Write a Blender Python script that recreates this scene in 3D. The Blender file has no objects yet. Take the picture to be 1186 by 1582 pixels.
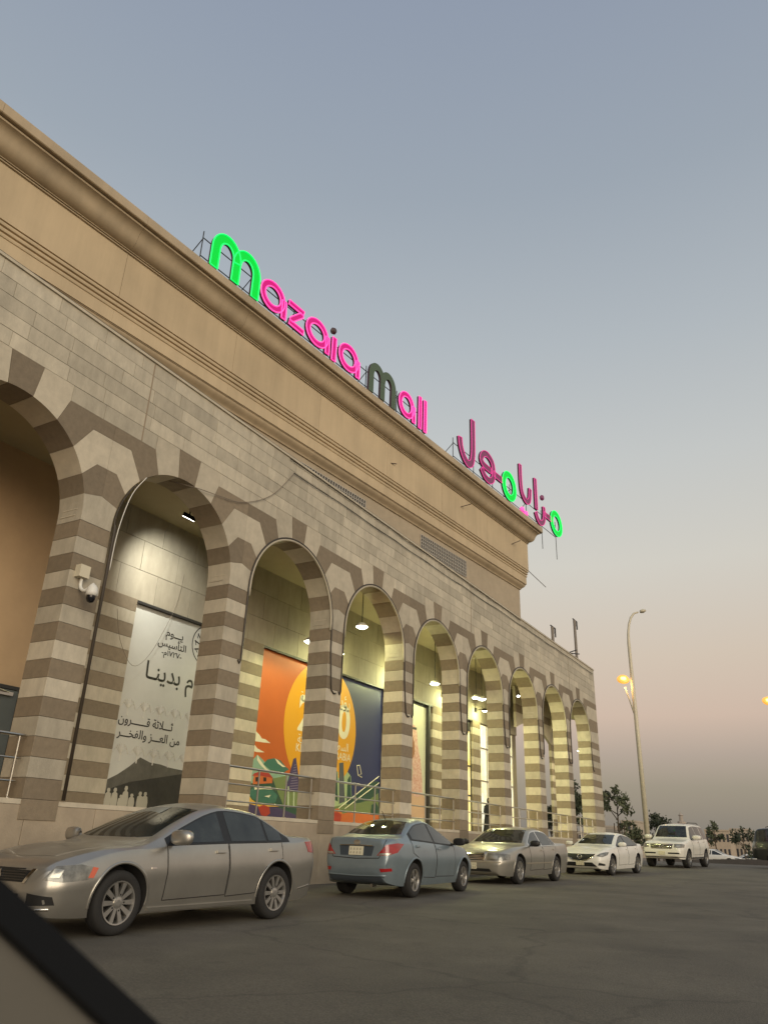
import bpy, bmesh, math, random
from mathutils import Vector, Matrix
from mathutils.bvhtree import BVHTree
from mathutils.geometry import delaunay_2d_cdt
random.seed(7)
R = math.radians
scene = bpy.context.scene
COL = scene.collection
H = 1.07                                   # camera height above the near road

# ------------------------------------------------------------------ camera
YAW, PITCH, ROLL, FPX = .5352, .4111, .0362, 1168.1
cf = Vector((-math.sin(YAW)*math.cos(PITCH), math.cos(YAW)*math.cos(PITCH), math.sin(PITCH)))
cr0 = Vector((math.cos(YAW), math.sin(YAW), 0)); cu0 = cr0.cross(cf)
cr = math.cos(ROLL)*cr0 + math.sin(ROLL)*cu0
cu = -math.sin(ROLL)*cr0 + math.cos(ROLL)*cu0
cd = bpy.data.cameras.new('camera'); cam = bpy.data.objects.new('camera', cd); COL.objects.link(cam)
cam.matrix_world = Matrix(((cr.x, cu.x, -cf.x, 0), (cr.y, cu.y, -cf.y, 0), (cr.z, cu.z, -cf.z, H), (0, 0, 0, 1)))
cd.sensor_fit = 'VERTICAL'; cd.sensor_height = 24; cd.lens = 24*FPX/1582
cd.clip_start = .02; cd.clip_end = 4000
cd.dof.use_dof = True; cd.dof.focus_distance = 22; cd.dof.aperture_fstop = cd.lens/6.0
scene.camera = cam

# ------------------------------------------------------------------ world, sun, exposure
def lin(r, g, b):
    f = lambda c: (c/255/12.92) if c/255 <= .04045 else ((c/255+.055)/1.055)**2.4
    return (f(r), f(g), f(b), 1)
SUN_AZ, SUN_EL = R(-38), R(13)             # direction the glow comes FROM: x = cos az, y = sin az
w = bpy.data.worlds.new('World'); scene.world = w; w.use_nodes = True
nt = w.node_tree; nt.nodes.clear()
tc = nt.nodes.new('ShaderNodeTexCoord'); sx = nt.nodes.new('ShaderNodeSeparateXYZ')
nt.links.new(tc.outputs['Generated'], sx.inputs[0])
rp = nt.nodes.new('ShaderNodeValToRGB'); nt.links.new(sx.outputs['Z'], rp.inputs[0])
SKY = [(0, (128, 126, 117)), (.02, (135, 132, 124)), (.07, (148, 142, 134)), (.105, (170, 155, 149)), (.15, (202, 177, 164)),
       (.22, (207, 189, 173)), (.33, (208, 202, 192)), (.45, (196, 197, 195)), (.58, (177, 183, 188)), (.72, (156, 165, 176)), (.86, (143, 153, 171)), (1, (136, 146, 167))]
e = rp.color_ramp.elements
while len(e) < len(SKY): e.new(.5)
for el, (p, c) in zip(e, SKY): el.position = p; el.color = lin(*c)
sky = nt.nodes.new('ShaderNodeTexSky'); sky.sky_type = 'NISHITA'; sky.sun_disc = False
sky.sun_elevation = R(3); sky.sun_rotation = math.pi/2 - SUN_AZ; sky.air_density = 1.2; sky.dust_density = 2.5
b1 = nt.nodes.new('ShaderNodeBackground'); b2 = nt.nodes.new('ShaderNodeBackground')
nt.links.new(rp.outputs[0], b1.inputs[0]); b1.inputs[1].default_value = .93
nt.links.new(sky.outputs[0], b2.inputs[0]); b2.inputs[1].default_value = .05
ad = nt.nodes.new('ShaderNodeAddShader'); wo = nt.nodes.new('ShaderNodeOutputWorld')
nt.links.new(b1.outputs[0], ad.inputs[0]); nt.links.new(b2.outputs[0], ad.inputs[1]); nt.links.new(ad.outputs[0], wo.inputs[0])
sl = bpy.data.lights.new('sun', 'SUN'); so = bpy.data.objects.new('sun', sl); COL.objects.link(so)
sl.energy = 2.2; sl.angle = R(50); sl.color = (1, .90, .72)
sd = Vector((math.cos(SUN_AZ)*math.cos(SUN_EL), math.sin(SUN_AZ)*math.cos(SUN_EL), math.sin(SUN_EL)))
so.rotation_euler = sd.to_track_quat('Z', 'Y').to_euler()
vs = scene.view_settings; vs.view_transform = 'Standard'; vs.look = 'None'; vs.exposure = 0; vs.gamma = 1
scene.cycles.use_denoising = True; scene.cycles.max_bounces = 6
scene.cycles.sample_clamp_indirect = 3

# ------------------------------------------------------------------ helpers
def mat(name, col, rough=.7, metal=0, var=.0, scale=6, dark=None, rnd=0, bump=0, bscale=40, emit=None, estr=0, coat=0, stain=0, spec=.5, stretch=None):
    m = bpy.data.materials.new(name); m.use_nodes = True; n = m.node_tree; b = n.nodes['Principled BSDF']
    N = n.nodes.new; L = n.links.new
    b.inputs['Roughness'].default_value = rough; b.inputs['Metallic'].default_value = metal
    b.inputs['Coat Weight'].default_value = coat; b.inputs['Specular IOR Level'].default_value = spec
    b.inputs['Coat Roughness'].default_value = .06
    c4 = (*col[:3], 1); out = None
    if var or rnd or bump or stain:
        g = N('ShaderNodeNewGeometry'); vec = g.outputs['Position']
        if stretch:
            mp = N('ShaderNodeMapping'); mp.inputs['Scale'].default_value = stretch; L(vec, mp.inputs[0]); vec = mp.outputs[0]
    if var:
        a = N('ShaderNodeTexNoise'); a.inputs['Scale'].default_value = scale; a.inputs['Detail'].default_value = 8; a.inputs['Roughness'].default_value = .65; L(vec, a.inputs['Vector'])
        r = N('ShaderNodeMapRange'); r.inputs[1].default_value = .3; r.inputs[2].default_value = .7; L(a.outputs[0], r.inputs[0])
        mx = N('ShaderNodeMix'); mx.data_type = 'RGBA'; L(r.outputs[0], mx.inputs[0])
        d4 = (*dark[:3], 1) if dark else tuple(x*(1-var) for x in col[:3])+(1,)
        mx.inputs[6].default_value = d4; mx.inputs[7].default_value = c4; out = mx.outputs[2]
    if stain:
        a = N('ShaderNodeTexNoise'); a.inputs['Scale'].default_value = .55; a.inputs['Detail'].default_value = 5; L(g.outputs['Position'], a.inputs['Vector'])
        r = N('ShaderNodeMapRange'); r.inputs[1].default_value = .42; r.inputs[2].default_value = .68; r.inputs[3].default_value = 1; r.inputs[4].default_value = 1-stain; L(a.outputs[0], r.inputs[0])
        hs = N('ShaderNodeHueSaturation'); L(r.outputs[0], hs.inputs['Value'])
        if out: L(out, hs.inputs['Color'])
        else: hs.inputs['Color'].default_value = c4
        out = hs.outputs[0]
    if rnd:
        oi = N('ShaderNodeObjectInfo'); r = N('ShaderNodeMapRange'); r.inputs[3].default_value = 1-rnd; r.inputs[4].default_value = 1+rnd; L(oi.outputs['Random'], r.inputs[0])
        hs = N('ShaderNodeHueSaturation'); L(r.outputs[0], hs.inputs['Value'])
        if out: L(out, hs.inputs['Color'])
        else: hs.inputs['Color'].default_value = c4
        out = hs.outputs[0]
    if out: L(out, b.inputs['Base Color'])
    else: b.inputs['Base Color'].default_value = c4
    if bump:
        a = N('ShaderNodeTexNoise'); a.inputs['Scale'].default_value = bscale; a.inputs['Detail'].default_value = 6; L(vec, a.inputs['Vector'])
        bp = N('ShaderNodeBump'); bp.inputs['Strength'].default_value = bump; bp.inputs['Distance'].default_value = .02; L(a.outputs[0], bp.inputs['Height']); L(bp.outputs[0], b.inputs['Normal'])
    if emit:
        b.inputs['Emission Color'].default_value = (*emit[:3], 1); b.inputs['Emission Strength'].default_value = estr
    return m

def obj(name, verts, faces, m=None, parent=None, smooth=False, mats=None, midx=None):
    me = bpy.data.meshes.new(name); me.from_pydata([tuple(v) for v in verts], [], faces); me.update()
    for k in (mats or ([m] if m else [])): me.materials.append(k)
    if midx: me.polygons.foreach_set('material_index', midx)
    if smooth: me.polygons.foreach_set('use_smooth', [True]*len(me.polygons))
    return link(name, me, parent)
def link(name, me, parent=None, loc=None, rot=None):
    o = bpy.data.objects.new(name, me); COL.objects.link(o)
    if parent: o.parent = parent
    if loc: o.location = loc
    if rot: o.rotation_euler = rot
    return o
def tag(o, label, cat, group=None):
    o['label'] = label; o['category'] = cat
    if group: o['group'] = group
    return o
def empty(name, loc=(0, 0, 0), rz=0, label=None, cat=None, group=None):
    o = bpy.data.objects.new(name, None); COL.objects.link(o); o.location = loc; o.rotation_euler = (0, 0, rz); o.empty_display_size = .2
    if label: tag(o, label, cat, group)
    return o
def struct(o): o['kind'] = 'structure'; return o

class MB:
    """collects simple shapes for one mesh"""
    def __init__(s): s.v = []; s.f = []; s.mi = []; s.cur = 0
    def add(s, v, f):
        k = len(s.v); s.v += [tuple(a) for a in v]; s.f += [tuple(i+k for i in a) for a in f]; s.mi += [s.cur]*len(f)
    def box(s, x0, x1, y0, y1, z0, z1):
        s.add([(x, y, z) for x in (x0, x1) for y in (y0, y1) for z in (z0, z1)], [(0, 1, 3, 2), (4, 6, 7, 5), (0, 4, 5, 1), (2, 3, 7, 6), (0, 2, 6, 4), (1, 5, 7, 3)])
    def prism(s, poly, x0, x1):               # poly in (y, z), extruded along x
        n = len(poly); a = sum(poly[i][0]*poly[(i+1) % n][1]-poly[(i+1) % n][0]*poly[i][1] for i in range(n))
        if a < 0: poly = poly[::-1]
        s.add([(x1, y, z) for y, z in poly]+[(x0, y, z) for y, z in poly],
              [tuple(range(n)), tuple(range(2*n-1, n-1, -1))]+[(i, i+n, (i+1) % n+n, (i+1) % n) for i in range(n)])
    def tube(s, pts, r, seg=8, cap=True):
        pts = [Vector(p) for p in pts]; n = len(pts); rings = []; up = None
        for i, p in enumerate(pts):
            t = (pts[min(i+1, n-1)]-pts[max(i-1, 0)]).normalized()
            if up is None:
                up = Vector((0, 0, 1)) if abs(t.z) < .9 else Vector((1, 0, 0))
            a = t.cross(up).normalized(); b = a.cross(t).normalized(); up = b
            rr = r[i] if isinstance(r, (list, tuple)) else r
            rings.append([p+rr*(math.cos(q)*a+math.sin(q)*b) for q in [2*math.pi*k/seg for k in range(seg)]])
        v = [x for g in rings for x in g]; f = []
        for i in range(n-1):
            for k in range(seg): f.append((i*seg+k, i*seg+(k+1) % seg, (i+1)*seg+(k+1) % seg, (i+1)*seg+k))
        if cap: f += [tuple(range(seg))[::-1], tuple(range((n-1)*seg, n*seg))]
        s.add(v, f)
    def lathe(s, prof, seg=20, axis='z', o=(0, 0, 0)):   # prof (r, h)
        v = []
        for r, h in prof:
            for k in range(seg):
                c, q = r*math.cos(2*math.pi*k/seg), r*math.sin(2*math.pi*k/seg)
                v.append({'z': (c, q, h), 'y': (c, h, -q), 'x': (h, c, q)}[axis])
        v = [(a+o[0], b+o[1], c+o[2]) for a, b, c in v]
        f = [(i*seg+k, i*seg+(k+1) % seg, (i+1)*seg+(k+1) % seg, (i+1)*seg+k) for i in range(len(prof)-1) for k in range(seg)]
        s.add(v, f)
    def build(s, name, m, parent=None, smooth=False):
        ms = m if isinstance(m, list) else [m]
        return obj(name, s.v, s.f, parent=parent, smooth=smooth, mats=ms, midx=s.mi if len(ms) > 1 else None)

def smooth_path(pts, k=6):
    """Catmull-Rom through points"""
    P = [Vector(p) for p in pts]; out = []
    for i in range(len(P)-1):
        p0 = P[max(i-1, 0)]; p1 = P[i]; p2 = P[i+1]; p3 = P[min(i+2, len(P)-1)]
        for j in range(k):
            t = j/k; out.append(.5*((2*p1)+(p2-p0)*t+(2*p0-5*p1+4*p2-p3)*t*t+(3*p1-p0-3*p2+p3)*t**3))
    out.append(P[-1]); return out
def copy_tree(o, parent=None):
    c = o.copy(); COL.objects.link(c); c.parent = parent
    for ch in list(o.children): copy_tree(ch, c)
    return c
def inset(poly, d):
    n = len(poly); a = sum(poly[i][0]*poly[(i+1) % n][1]-poly[(i+1) % n][0]*poly[i][1] for i in range(n)); s = 1 if a > 0 else -1; out = []
    for i in range(n):
        p0 = Vector(poly[i-1]); p = Vector(poly[i]); p1 = Vector(poly[(i+1) % n])
        e0 = (p-p0).normalized(); e1 = (p1-p).normalized(); n0 = Vector((-e0.y, e0.x))*s; n1 = Vector((-e1.y, e1.x))*s
        b = (n0+n1); L = max(b.length_squared, .6); out.append(tuple(p+b*(2*d/L)))
    return out
def gz(y):                                  # the road climbs gently away from the camera
    P = [(-400, 0), (5, -.01), (8.4, .005), (15.75, .11), (23.25, .147), (32, .241), (36, .33), (42, .462), (48, .5), (62, .45), (80, .12), (110, -.3), (4000, -.3)]
    for (a, b), (c, d) in zip(P, P[1:]):
        if y <= c: return b+(d-b)*(y-a)/(c-a)
    return P[-1][1]
def at(px, py, Y=None, X=None, Z=None):     # photo pixel -> world point on a plane
    d = cf*FPX+cr*(px-593)-cu*(py-791)
    t = Y/d.y if Y is not None else (X/d.x if X is not None else (Z-H)/d.z)
    return Vector((d.x*t, d.y*t, d.z*t+H))

# ------------------------------------------------------------------ materials
M = {}
M['stone'] = mat('pale limestone', (.57, .508, .392), .8, var=.28, scale=5, rnd=.15, bump=.25, bscale=60, stain=.14, stretch=(1, 1, .45))
M['stone_v'] = mat('pale limestone voussoir', (.565, .498, .38), .8, var=.22, scale=4, rnd=.10, bump=.2, bscale=50, stain=.10)
M['dstone'] = mat('brown limestone', (.250, .198, .134), .8, var=.22, scale=9, rnd=.12, bump=.3, bscale=80)
M['mortar'] = mat('mortar', (.20, .165, .12), .95)
M['plaster'] = mat('beige facade plaster', (.575, .45, .285), .75, var=.16, scale=2.2, rnd=.035, stain=.12, stretch=(1, 1, .12), bump=.08, bscale=30)
M['cornice'] = mat('cornice plaster', (.495, .385, .245), .6, var=.2, scale=2.5, rnd=.035, stain=.16, stretch=(1, 1, .15))
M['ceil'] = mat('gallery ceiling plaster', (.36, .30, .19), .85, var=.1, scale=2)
M['panel'] = mat('wall cladding panel', (.37, .325, .245), .7, var=.24, scale=4, rnd=.07, stretch=(1, 1, .4))
M['brown_wall'] = mat('brown painted wall', (.55, .385, .225), .8, var=.10, scale=2)
M['plinth'] = mat('plinth stone', (.44, .36, .26), .8, var=.2, scale=3, rnd=.06, bump=.2, stain=.25)
M['dark_metal'] = mat('dark metal', (.03, .028, .026), .5)
M['black'] = mat('black rubber', (.006, .006, .006), .8, spec=.15)
M['steel'] = mat('stainless steel', (.55, .52, .46), .28, 1)
M['white_p'] = mat('white plastic', (.72, .70, .64), .45)
M['asphalt'] = mat('asphalt', (.142, .124, .092), .8, var=.3, scale=.7, dark=(.108, .095, .071), bump=.5, bscale=70, stain=.3)
def speckle(m):
    n = m.node_tree; b = n.nodes['Principled BSDF']; src = b.inputs['Base Color'].links[0].from_socket
    g = n.nodes.new('ShaderNodeNewGeometry'); out = src
    for sc, lo, hi, a, c in ((55, .35, .7, .72, 1.22), (.9, .55, .72, 1, 1.18), (2.3, .60, .68, 1, .85)):
        t = n.nodes.new('ShaderNodeTexNoise'); t.inputs['Scale'].default_value = sc; t.inputs['Detail'].default_value = 4; n.links.new(g.outputs['Position'], t.inputs['Vector'])
        r = n.nodes.new('ShaderNodeMapRange'); r.inputs[1].default_value = lo; r.inputs[2].default_value = hi; r.inputs[3].default_value = a; r.inputs[4].default_value = c; n.links.new(t.outputs[0], r.inputs[0])
        h = n.nodes.new('ShaderNodeHueSaturation'); n.links.new(r.outputs[0], h.inputs['Value']); n.links.new(out, h.inputs['Color']); out = h.outputs[0]
    v = n.nodes.new('ShaderNodeTexVoronoi'); v.feature = 'DISTANCE_TO_EDGE'; v.inputs['Scale'].default_value = .33
    w_ = n.nodes.new('ShaderNodeTexNoise'); w_.inputs['Scale'].default_value = 1.7; w_.inputs['Detail'].default_value = 5; n.links.new(g.outputs['Position'], w_.inputs['Vector'])
    ad_ = n.nodes.new('ShaderNodeMixRGB'); ad_.inputs[0].default_value = .35; n.links.new(g.outputs['Position'], ad_.inputs[1]); n.links.new(w_.outputs[1], ad_.inputs[2]); n.links.new(ad_.outputs[0], v.inputs['Vector'])
    r = n.nodes.new('ShaderNodeMapRange'); r.inputs[1].default_value = .003; r.inputs[2].default_value = .010; r.inputs[3].default_value = .78; r.inputs[4].default_value = 1; n.links.new(v.outputs['Distance'], r.inputs[0])
    h = n.nodes.new('ShaderNodeHueSaturation'); n.links.new(r.outputs[0], h.inputs['Value']); n.links.new(out, h.inputs['Color']); n.links.new(h.outputs[0], b.inputs['Base Color'])
speckle(M['asphalt'])
M['sand'] = mat('dusty ground', (.24, .19, .135), .95, var=.25, scale=.15)
M['kerb'] = mat('kerb concrete', (.22, .18, .14), .9, var=.2, scale=3)
# ------------------------------------------------------------------ ground, road, kerb
def sheet(name, xs, ys, dz, m):
    v = [(x, y, gz(y)+dz) for y in ys for x in xs]; n = len(xs)
    f = [(j*n+i, j*n+i+1, (j+1)*n+i+1, (j+1)*n+i) for j in range(len(ys)-1) for i in range(n-1)]
    return struct(obj(name, v, f, m, smooth=True))
YS = [-200, -60, -20, -5, 0, 3, 5, 7, 9, 11, 13.5, 16, 19, 22, 25, 28, 31, 33.4, 35, 36.5, 38, 39.5, 41, 43, 45, 48, 52, 57, 62, 68, 74, 80, 90, 100, 110, 140, 200]
sheet('ground', [-1500, -300, -60, -20, 0, 20, 60, 300, 1500], [-1500]+YS+[300, 500, 900, 1600, 3000], -.012, M['sand'])
sheet('road', [-16, -11, -5, 0, 6, 14, 30, 60], YS, 0, M['asphalt'])
kp = [Vector((9, 30.5)), Vector((5, 39.5)), Vector((-1.2, 53.5)), Vector((-5.7, 64)), Vector((-11.2, 77)), Vector((-19, 95))]
mb = MB()
kd = Vector((13, 5.5)).normalized()
for a, b in zip(kp[2:], kp[3:]):
    L = (b-a).length; k = max(1, round(L/2.2))
    for i in range(k):
        p, q = a+(b-a)*(i/k), a+(b-a)*((i+.985)/k)
        za = gz((p.y+q.y)/2)-.05
        mb.add([(p.x, p.y, za), (q.x, q.y, za), (q.x+kd.x*.3, q.y+kd.y*.3, za), (p.x+kd.x*.3, p.y+kd.y*.3, za)] +
               [(p.x, p.y, za+.5), (q.x, q.y, za+.5), (q.x+kd.x*.3, q.y+kd.y*.3, za+.5), (p.x+kd.x*.3, p.y+kd.y*.3, za+.5)],
               [(0, 1, 5, 4), (1, 2, 6, 5), (2, 3, 7, 6), (3, 0, 4, 7), (4, 5, 6, 7), (3, 2, 1, 0)])
struct(mb.build('kerb', M['kerb']))

# ------------------------------------------------------------------ the mall: arcade
F, TH, RAD, PIT = -11.1, .656, 1.679, 4.0507
CZ = 5.24+H
def PY(i): return 8.054+(i-1)*PIT
mall = empty('shopping_mall', (F, 16, 0), label='long beige stone shopping mall with striped arcade of round arches', cat='building')
MINV = Matrix.Translation((-F, -16, 0))
def part(o):                    # parent keeping world place
    o.parent = mall; o.matrix_parent_inverse = MINV; return o
arc_wall = MB(); arc_wall.box(F-TH+.01, F-.014, -11.9, 42.08, 7.56+H, 9.09+H)
arc_wall.box(F-TH+.01, F-.014, -11.9, PY(0)-2*RAD-.01, 0, 7.56+H)
aw = part(arc_wall.build('arcade_wall', M['mortar']))
def piece(name, poly, x0, x1, m, d=.0045, parent=None):
    b = MB(); b.prism(inset(poly, d), x0, x1); o = b.build(name, m); o.parent = parent or aw; return o
def arc(c, a, b, n=6): return [(c+a+(b-a)*k/n, CZ+math.sqrt(max(RAD**2-(a+(b-a)*k/n)**2, 0))) for k in range(n+1)]
def mir(c, poly, s): return poly if s > 0 else [(2*c-y, z) for y, z in poly]
Z = lambda z: z+H
def arch(c, x0, x1, hl=PIT/2, hr=PIT/2):
    piece('keystone', arc(c, -.245, .245)+[(c+.325, Z(7.55)), (c-.325, Z(7.55))], x0, x1+.004, M['dstone'])
    for s, h in ((1, hr), (-1, hl)):
        piece('voussoir', mir(c, arc(c, .245, .79)+[(c+.97, Z(7.225)), (c+.97, Z(7.55)), (c+.325, Z(7.55))], s), x0, x1, M['stone_v'])
        piece('voussoir', mir(c, arc(c, .79, 1.22)+[(c+1.56, Z(6.92)), (c+h, Z(6.92)), (c+h, Z(7.225)), (c+.97, Z(7.225))], s), x0, x1+.002, M['dstone'], .002)
        piece('voussoir', mir(c, arc(c, 1.22, 1.51)+[(c+1.79, Z(6.29)), (c+h, Z(6.29)), (c+h, Z(6.92)), (c+1.56, Z(6.92))], s), x0, x1, M['stone_v'], .002)
        piece('voussoir', mir(c, arc(c, 1.51, 1.634)+[(c+h, Z(5.73)), (c+h, Z(6.29)), (c+1.79, Z(6.29))], s), x0, x1+.002, M['dstone'], .002)
def box_mesh(name, sx, sy, sz, m, b=.004):
    bm = bmesh.new(); bmesh.ops.create_cube(bm, size=1); bmesh.ops.scale(bm, vec=(sx, sy, sz), verts=bm.verts)
    bmesh.ops.bevel(bm, geom=bm.edges[:], offset=b, segments=1, affect='EDGES')
    me = bpy.data.meshes.new(name); bm.to_mesh(me); bm.free(); me.materials.append(m); return me
SH = .3135
def pillar(y0, wd, x0, x1, relief=True, base=True):
    xc, dx = (x0+x1)/2, x1-x0
    mL, mD = box_mesh('stripe_light', dx, wd, SH-.005, M['stone']), box_mesh('stripe_dark', dx, wd, SH-.005, M['dstone'])
    for k in range(15):
        o = link('stripe_block', mD if k % 2 == 0 else mL, aw, (xc, y0+wd/2, Z(.43+SH*(k+.5))))
    if relief:
        h = wd/2; pc = y0+h
        s = lambda g: [(pc+g*h, Z(5.135)), (pc+g*h, Z(5.24))]+[(pc+g*(h+RAD-math.sqrt(RAD**2-q*q)), CZ+q) for q in (.13, .26, .39)]
        piece('stripe_block', s(1)+[(pc, Z(5.73))]+s(-1)[::-1], x0, x1, M['stone'], .003)
        for k, (za, zb) in enumerate(((5.24, 5.262), (5.36, 5.382), (5.48, 5.502))):     # carved lines on the jamb
            b = MB(); b.box(x0+.08+.05*k, x1-.1-.04*(2-k), y0-.008, y0+.01, Z(za), Z(zb)); o = b.build('carved_line', M['stone']); o.parent = aw
    if base:
        link('base_block', box_mesh('base', dx, wd, .3, M['dstone']), aw, (xc+.004, y0+wd/2, Z(.278)))
for i in range(0, 10):
    c = PY(i)-RAD
    arch(c, F-TH, F, hr=(42.1-c) if i == 9 else PIT/2)
    if i < 9: pillar(PY(i), .692, F-TH, F)
pillar(PY(9), 1.64, F-TH, F, relief=False)
piece('stripe_block', [(PY(9)+.002, Z(5.135)), (42.098, Z(5.135)), (42.098, Z(5.725)), (PY(9)-.045, Z(5.63)), (PY(9)-.02, Z(5.4))], F-TH, F, M['stone'], .002)
# course stones over the arches
mesh_cache = {}
def stone(y0, y1, z0, z1, dx=.1):
    L = round(y1-y0, 2); k = (L, round(z1-z0, 3))
    if k not in mesh_cache: mesh_cache[k] = box_mesh('facing', dx, L-.007, z1-z0-.007, M['stone'], .003)
    link('facing_stone', mesh_cache[k], aw, (F-dx/2+random.uniform(-.003, .002), y0+L/2, (z0+z1)/2))
for i in range(0, 9):
    a, b = PY(i)-RAD+.97, PY(i+1)-RAD-.97
    mb = MB(); mb.box(F-TH+.01, F-.014, a-.02, b+.02, Z(7.225), Z(7.55)); o = mb.build('wall_core', M['mortar']); o.parent = aw
    q = a+(b-a)*random.choice((.36, .5, .62)); stone(a, q, Z(7.225), Z(7.55)); stone(q, b, Z(7.225), Z(7.55))
stone(39.75, 40.9, Z(7.225), Z(7.55)); stone(40.9, 42.1, Z(7.225), Z(7.55))
zc = 7.55
for k in range(5):
    y = 0.4+random.random()*.5
    while y < 42.1:
        L = random.choice((.72, .84, .96, 1.08, 1.2, 1.32)); y2 = min(y+L, 42.1)
        if 42.1-y2 < .3: y2 = 42.1
        stone(y, y2, Z(zc), Z(zc+.31)); y = y2
    zc += .31
mb = MB(); mb.box(F-TH, F+.035, -12, 42.13, Z(9.095), Z(9.15)); o = mb.build('coping', M['stone_v']); o.parent = aw
mb = MB(); mb.box(F-TH, F+.012, -12, 42.11, Z(9.15), Z(9.18)); o = mb.build('flashing', M['dark_metal']); o.parent = aw
for y in (9.05, 25.35, 37.4):                # expansion joints
    mb = MB(); mb.box(F-.01, F+.006, y, y+.03, Z(7.24), Z(9.09)); o = mb.build('joint_strip', mat('joint', (.30, .235, .165), .8)); o.parent = aw
for o in aw.children: o.matrix_parent_inverse = Matrix.Identity(4)
# plinth, slab
slab = MB(); slab.box(-14.3, F-.006, -12, 42.06, Z(.35), Z(.425)); slab = part(slab.build('gallery_slab', M['stone_v']))
pl = MB(); pl.box(-14.3, F-.06, -12, 42.0, -.4, Z(.35)); pl = part(pl.build('plinth_wall', M['mortar']))
pm = box_mesh('plinth', .05, 1.342, 1.82, M['plinth'], .006)
for k in range(32):
    o = link('plinth_panel', pm, pl, (F-.035, -.6+1.35*k, Z(.35)-.915)); 
# back wall of the gallery
BX = -14.0
bw = MB(); bw.box(BX-.4, BX-.06, -12, 37.5, 0, Z(8.9)); bw = part(bw.build('gallery_back_wall', M['mortar']))
mb = MB(); mb.box(BX-.06, BX, -12, 10.28, Z(.43), Z(7.4)); mb.build('painted_wall', M['brown_wall'], bw)
pmesh = {}
for r in range(3):
    y = 10.285; z0 = 5.12+.757*r; first = True
    while y < 37.49:
        L = .6 if (first and r % 2) else 1.2; first = False; L = round(min(L, 37.5-y), 2)
        if L not in pmesh: pmesh[L] = box_mesh('panel', .06, L-.008, .749, M['panel'], .003)
        link('wall_panel', pmesh[L], bw, (BX-.03+random.uniform(-.002, .002), y+L/2, Z(z0+.378))); y += L
PIL = [(10.3, 12.12), (15.5, 17.0), (20.0, 20.86), (24.12, 25.3), (27.95, 29.05), (31.9, 32.75)]
for y0, y1 in PIL:
    pd = box_mesh('pilaster_dark', .16, y1-y0, SH-.005, M['dstone']); pll = box_mesh('pilaster_light', .16, y1-y0, SH-.005, M['stone'])
    for k in range(15): link('pilaster_block', pd if k % 2 == 0 else pll, bw, (BX-.02, (y0+y1)/2, Z(.43+SH*(k+.5))))
lower = [(12.12, 15.5), (17.0, 20.0), (20.86, 24.12), (25.3, 27.95), (29.05, 31.9)]
for y0, y1 in lower:                          # recess behind each poster with a dark head
    mb = MB(); mb.box(BX-.058, BX-.05, y0, y1, Z(.43), Z(5.12)); mb.build('poster_recess', M['dark_metal'], bw)
    mb = MB(); mb.box(BX-.05, BX+.05, y0, y1, Z(5.06), Z(5.118)); mb.build('recess_head', M['dark_metal'], bw)
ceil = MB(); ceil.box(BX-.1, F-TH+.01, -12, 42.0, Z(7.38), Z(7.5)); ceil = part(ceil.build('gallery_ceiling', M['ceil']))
roof = MB(); roof.box(-30, F-TH+.05, -12, 42.0, Z(8.75), Z(8.9)); part(roof.build('gallery_roof', M['mortar']))
# end pavilion: back arch and cross arch
pillar(41.36, .74, -13.64, -13.5, relief=False)
crv = [(42.1, 5.135), (41.36, 5.135), (41.2, 5.2), (40.9, 5.33), (40.4, 5.5), (39.9, 5.64), (39.3, 5.76), (38.7, 5.83), (38.1, 5.84), (37.3, 5.70), (36.6, 5.50), (36.2, 5.36)]
for nm, poly, m, x1 in (('back_spandrel', [(y, Z(z)) for y, z in crv]+[(36.2, Z(6.1)), (42.1, Z(6.1))], M['stone_v'], -13.5),
                    ('back_spandrel', [(36.2, Z(6.1)), (36.2, Z(6.5)), (42.1, Z(6.5)), (42.1, Z(6.1))], M['dstone'], -13.498),
                    ('back_spandrel', [(36.2, Z(6.5)), (36.2, Z(7.37)), (42.1, Z(7.37)), (42.1, Z(6.5))], M['stone_v'], -13.5)):
    piece(nm, poly, -13.64, x1, m, .002)
cx, sp, rr = -12.63, Z(5.65), .87
rad = [(cx+rr*math.cos(a), sp+rr*math.sin(a)) for a in [math.pi*k/28 for k in range(29)]]
for k in range(7):
    a = rad[4*k:4*k+5]; out = [(cx+1.35*math.cos(math.pi*q/7), sp+1.35*math.sin(math.pi*q/7)) for q in (k+1, k)]
    poly = a+[(min(max(x, -13.5), F-TH), z) for x, z in out]
    b = MB(); b.prism(poly, 0, .65); vv = [(y, 41.45+x, z) for x, y, z in b.v]
    o = obj('voussoir', vv, [f[::-1] for f in b.f], M['dstone'] if k % 2 else M['stone_v']); o.parent = aw
mb = MB(); mb.box(-13.5, F-TH, 41.46, 42.09, Z(6.95), Z(8.9)); o = mb.build('end_spandrel', M['stone']); o.parent = aw
aw.matrix_parent_inverse = MINV
for o in list(aw.children)+list(bw.children)+list(pl.children): o.matrix_parent_inverse = Matrix.Identity(4)

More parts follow.
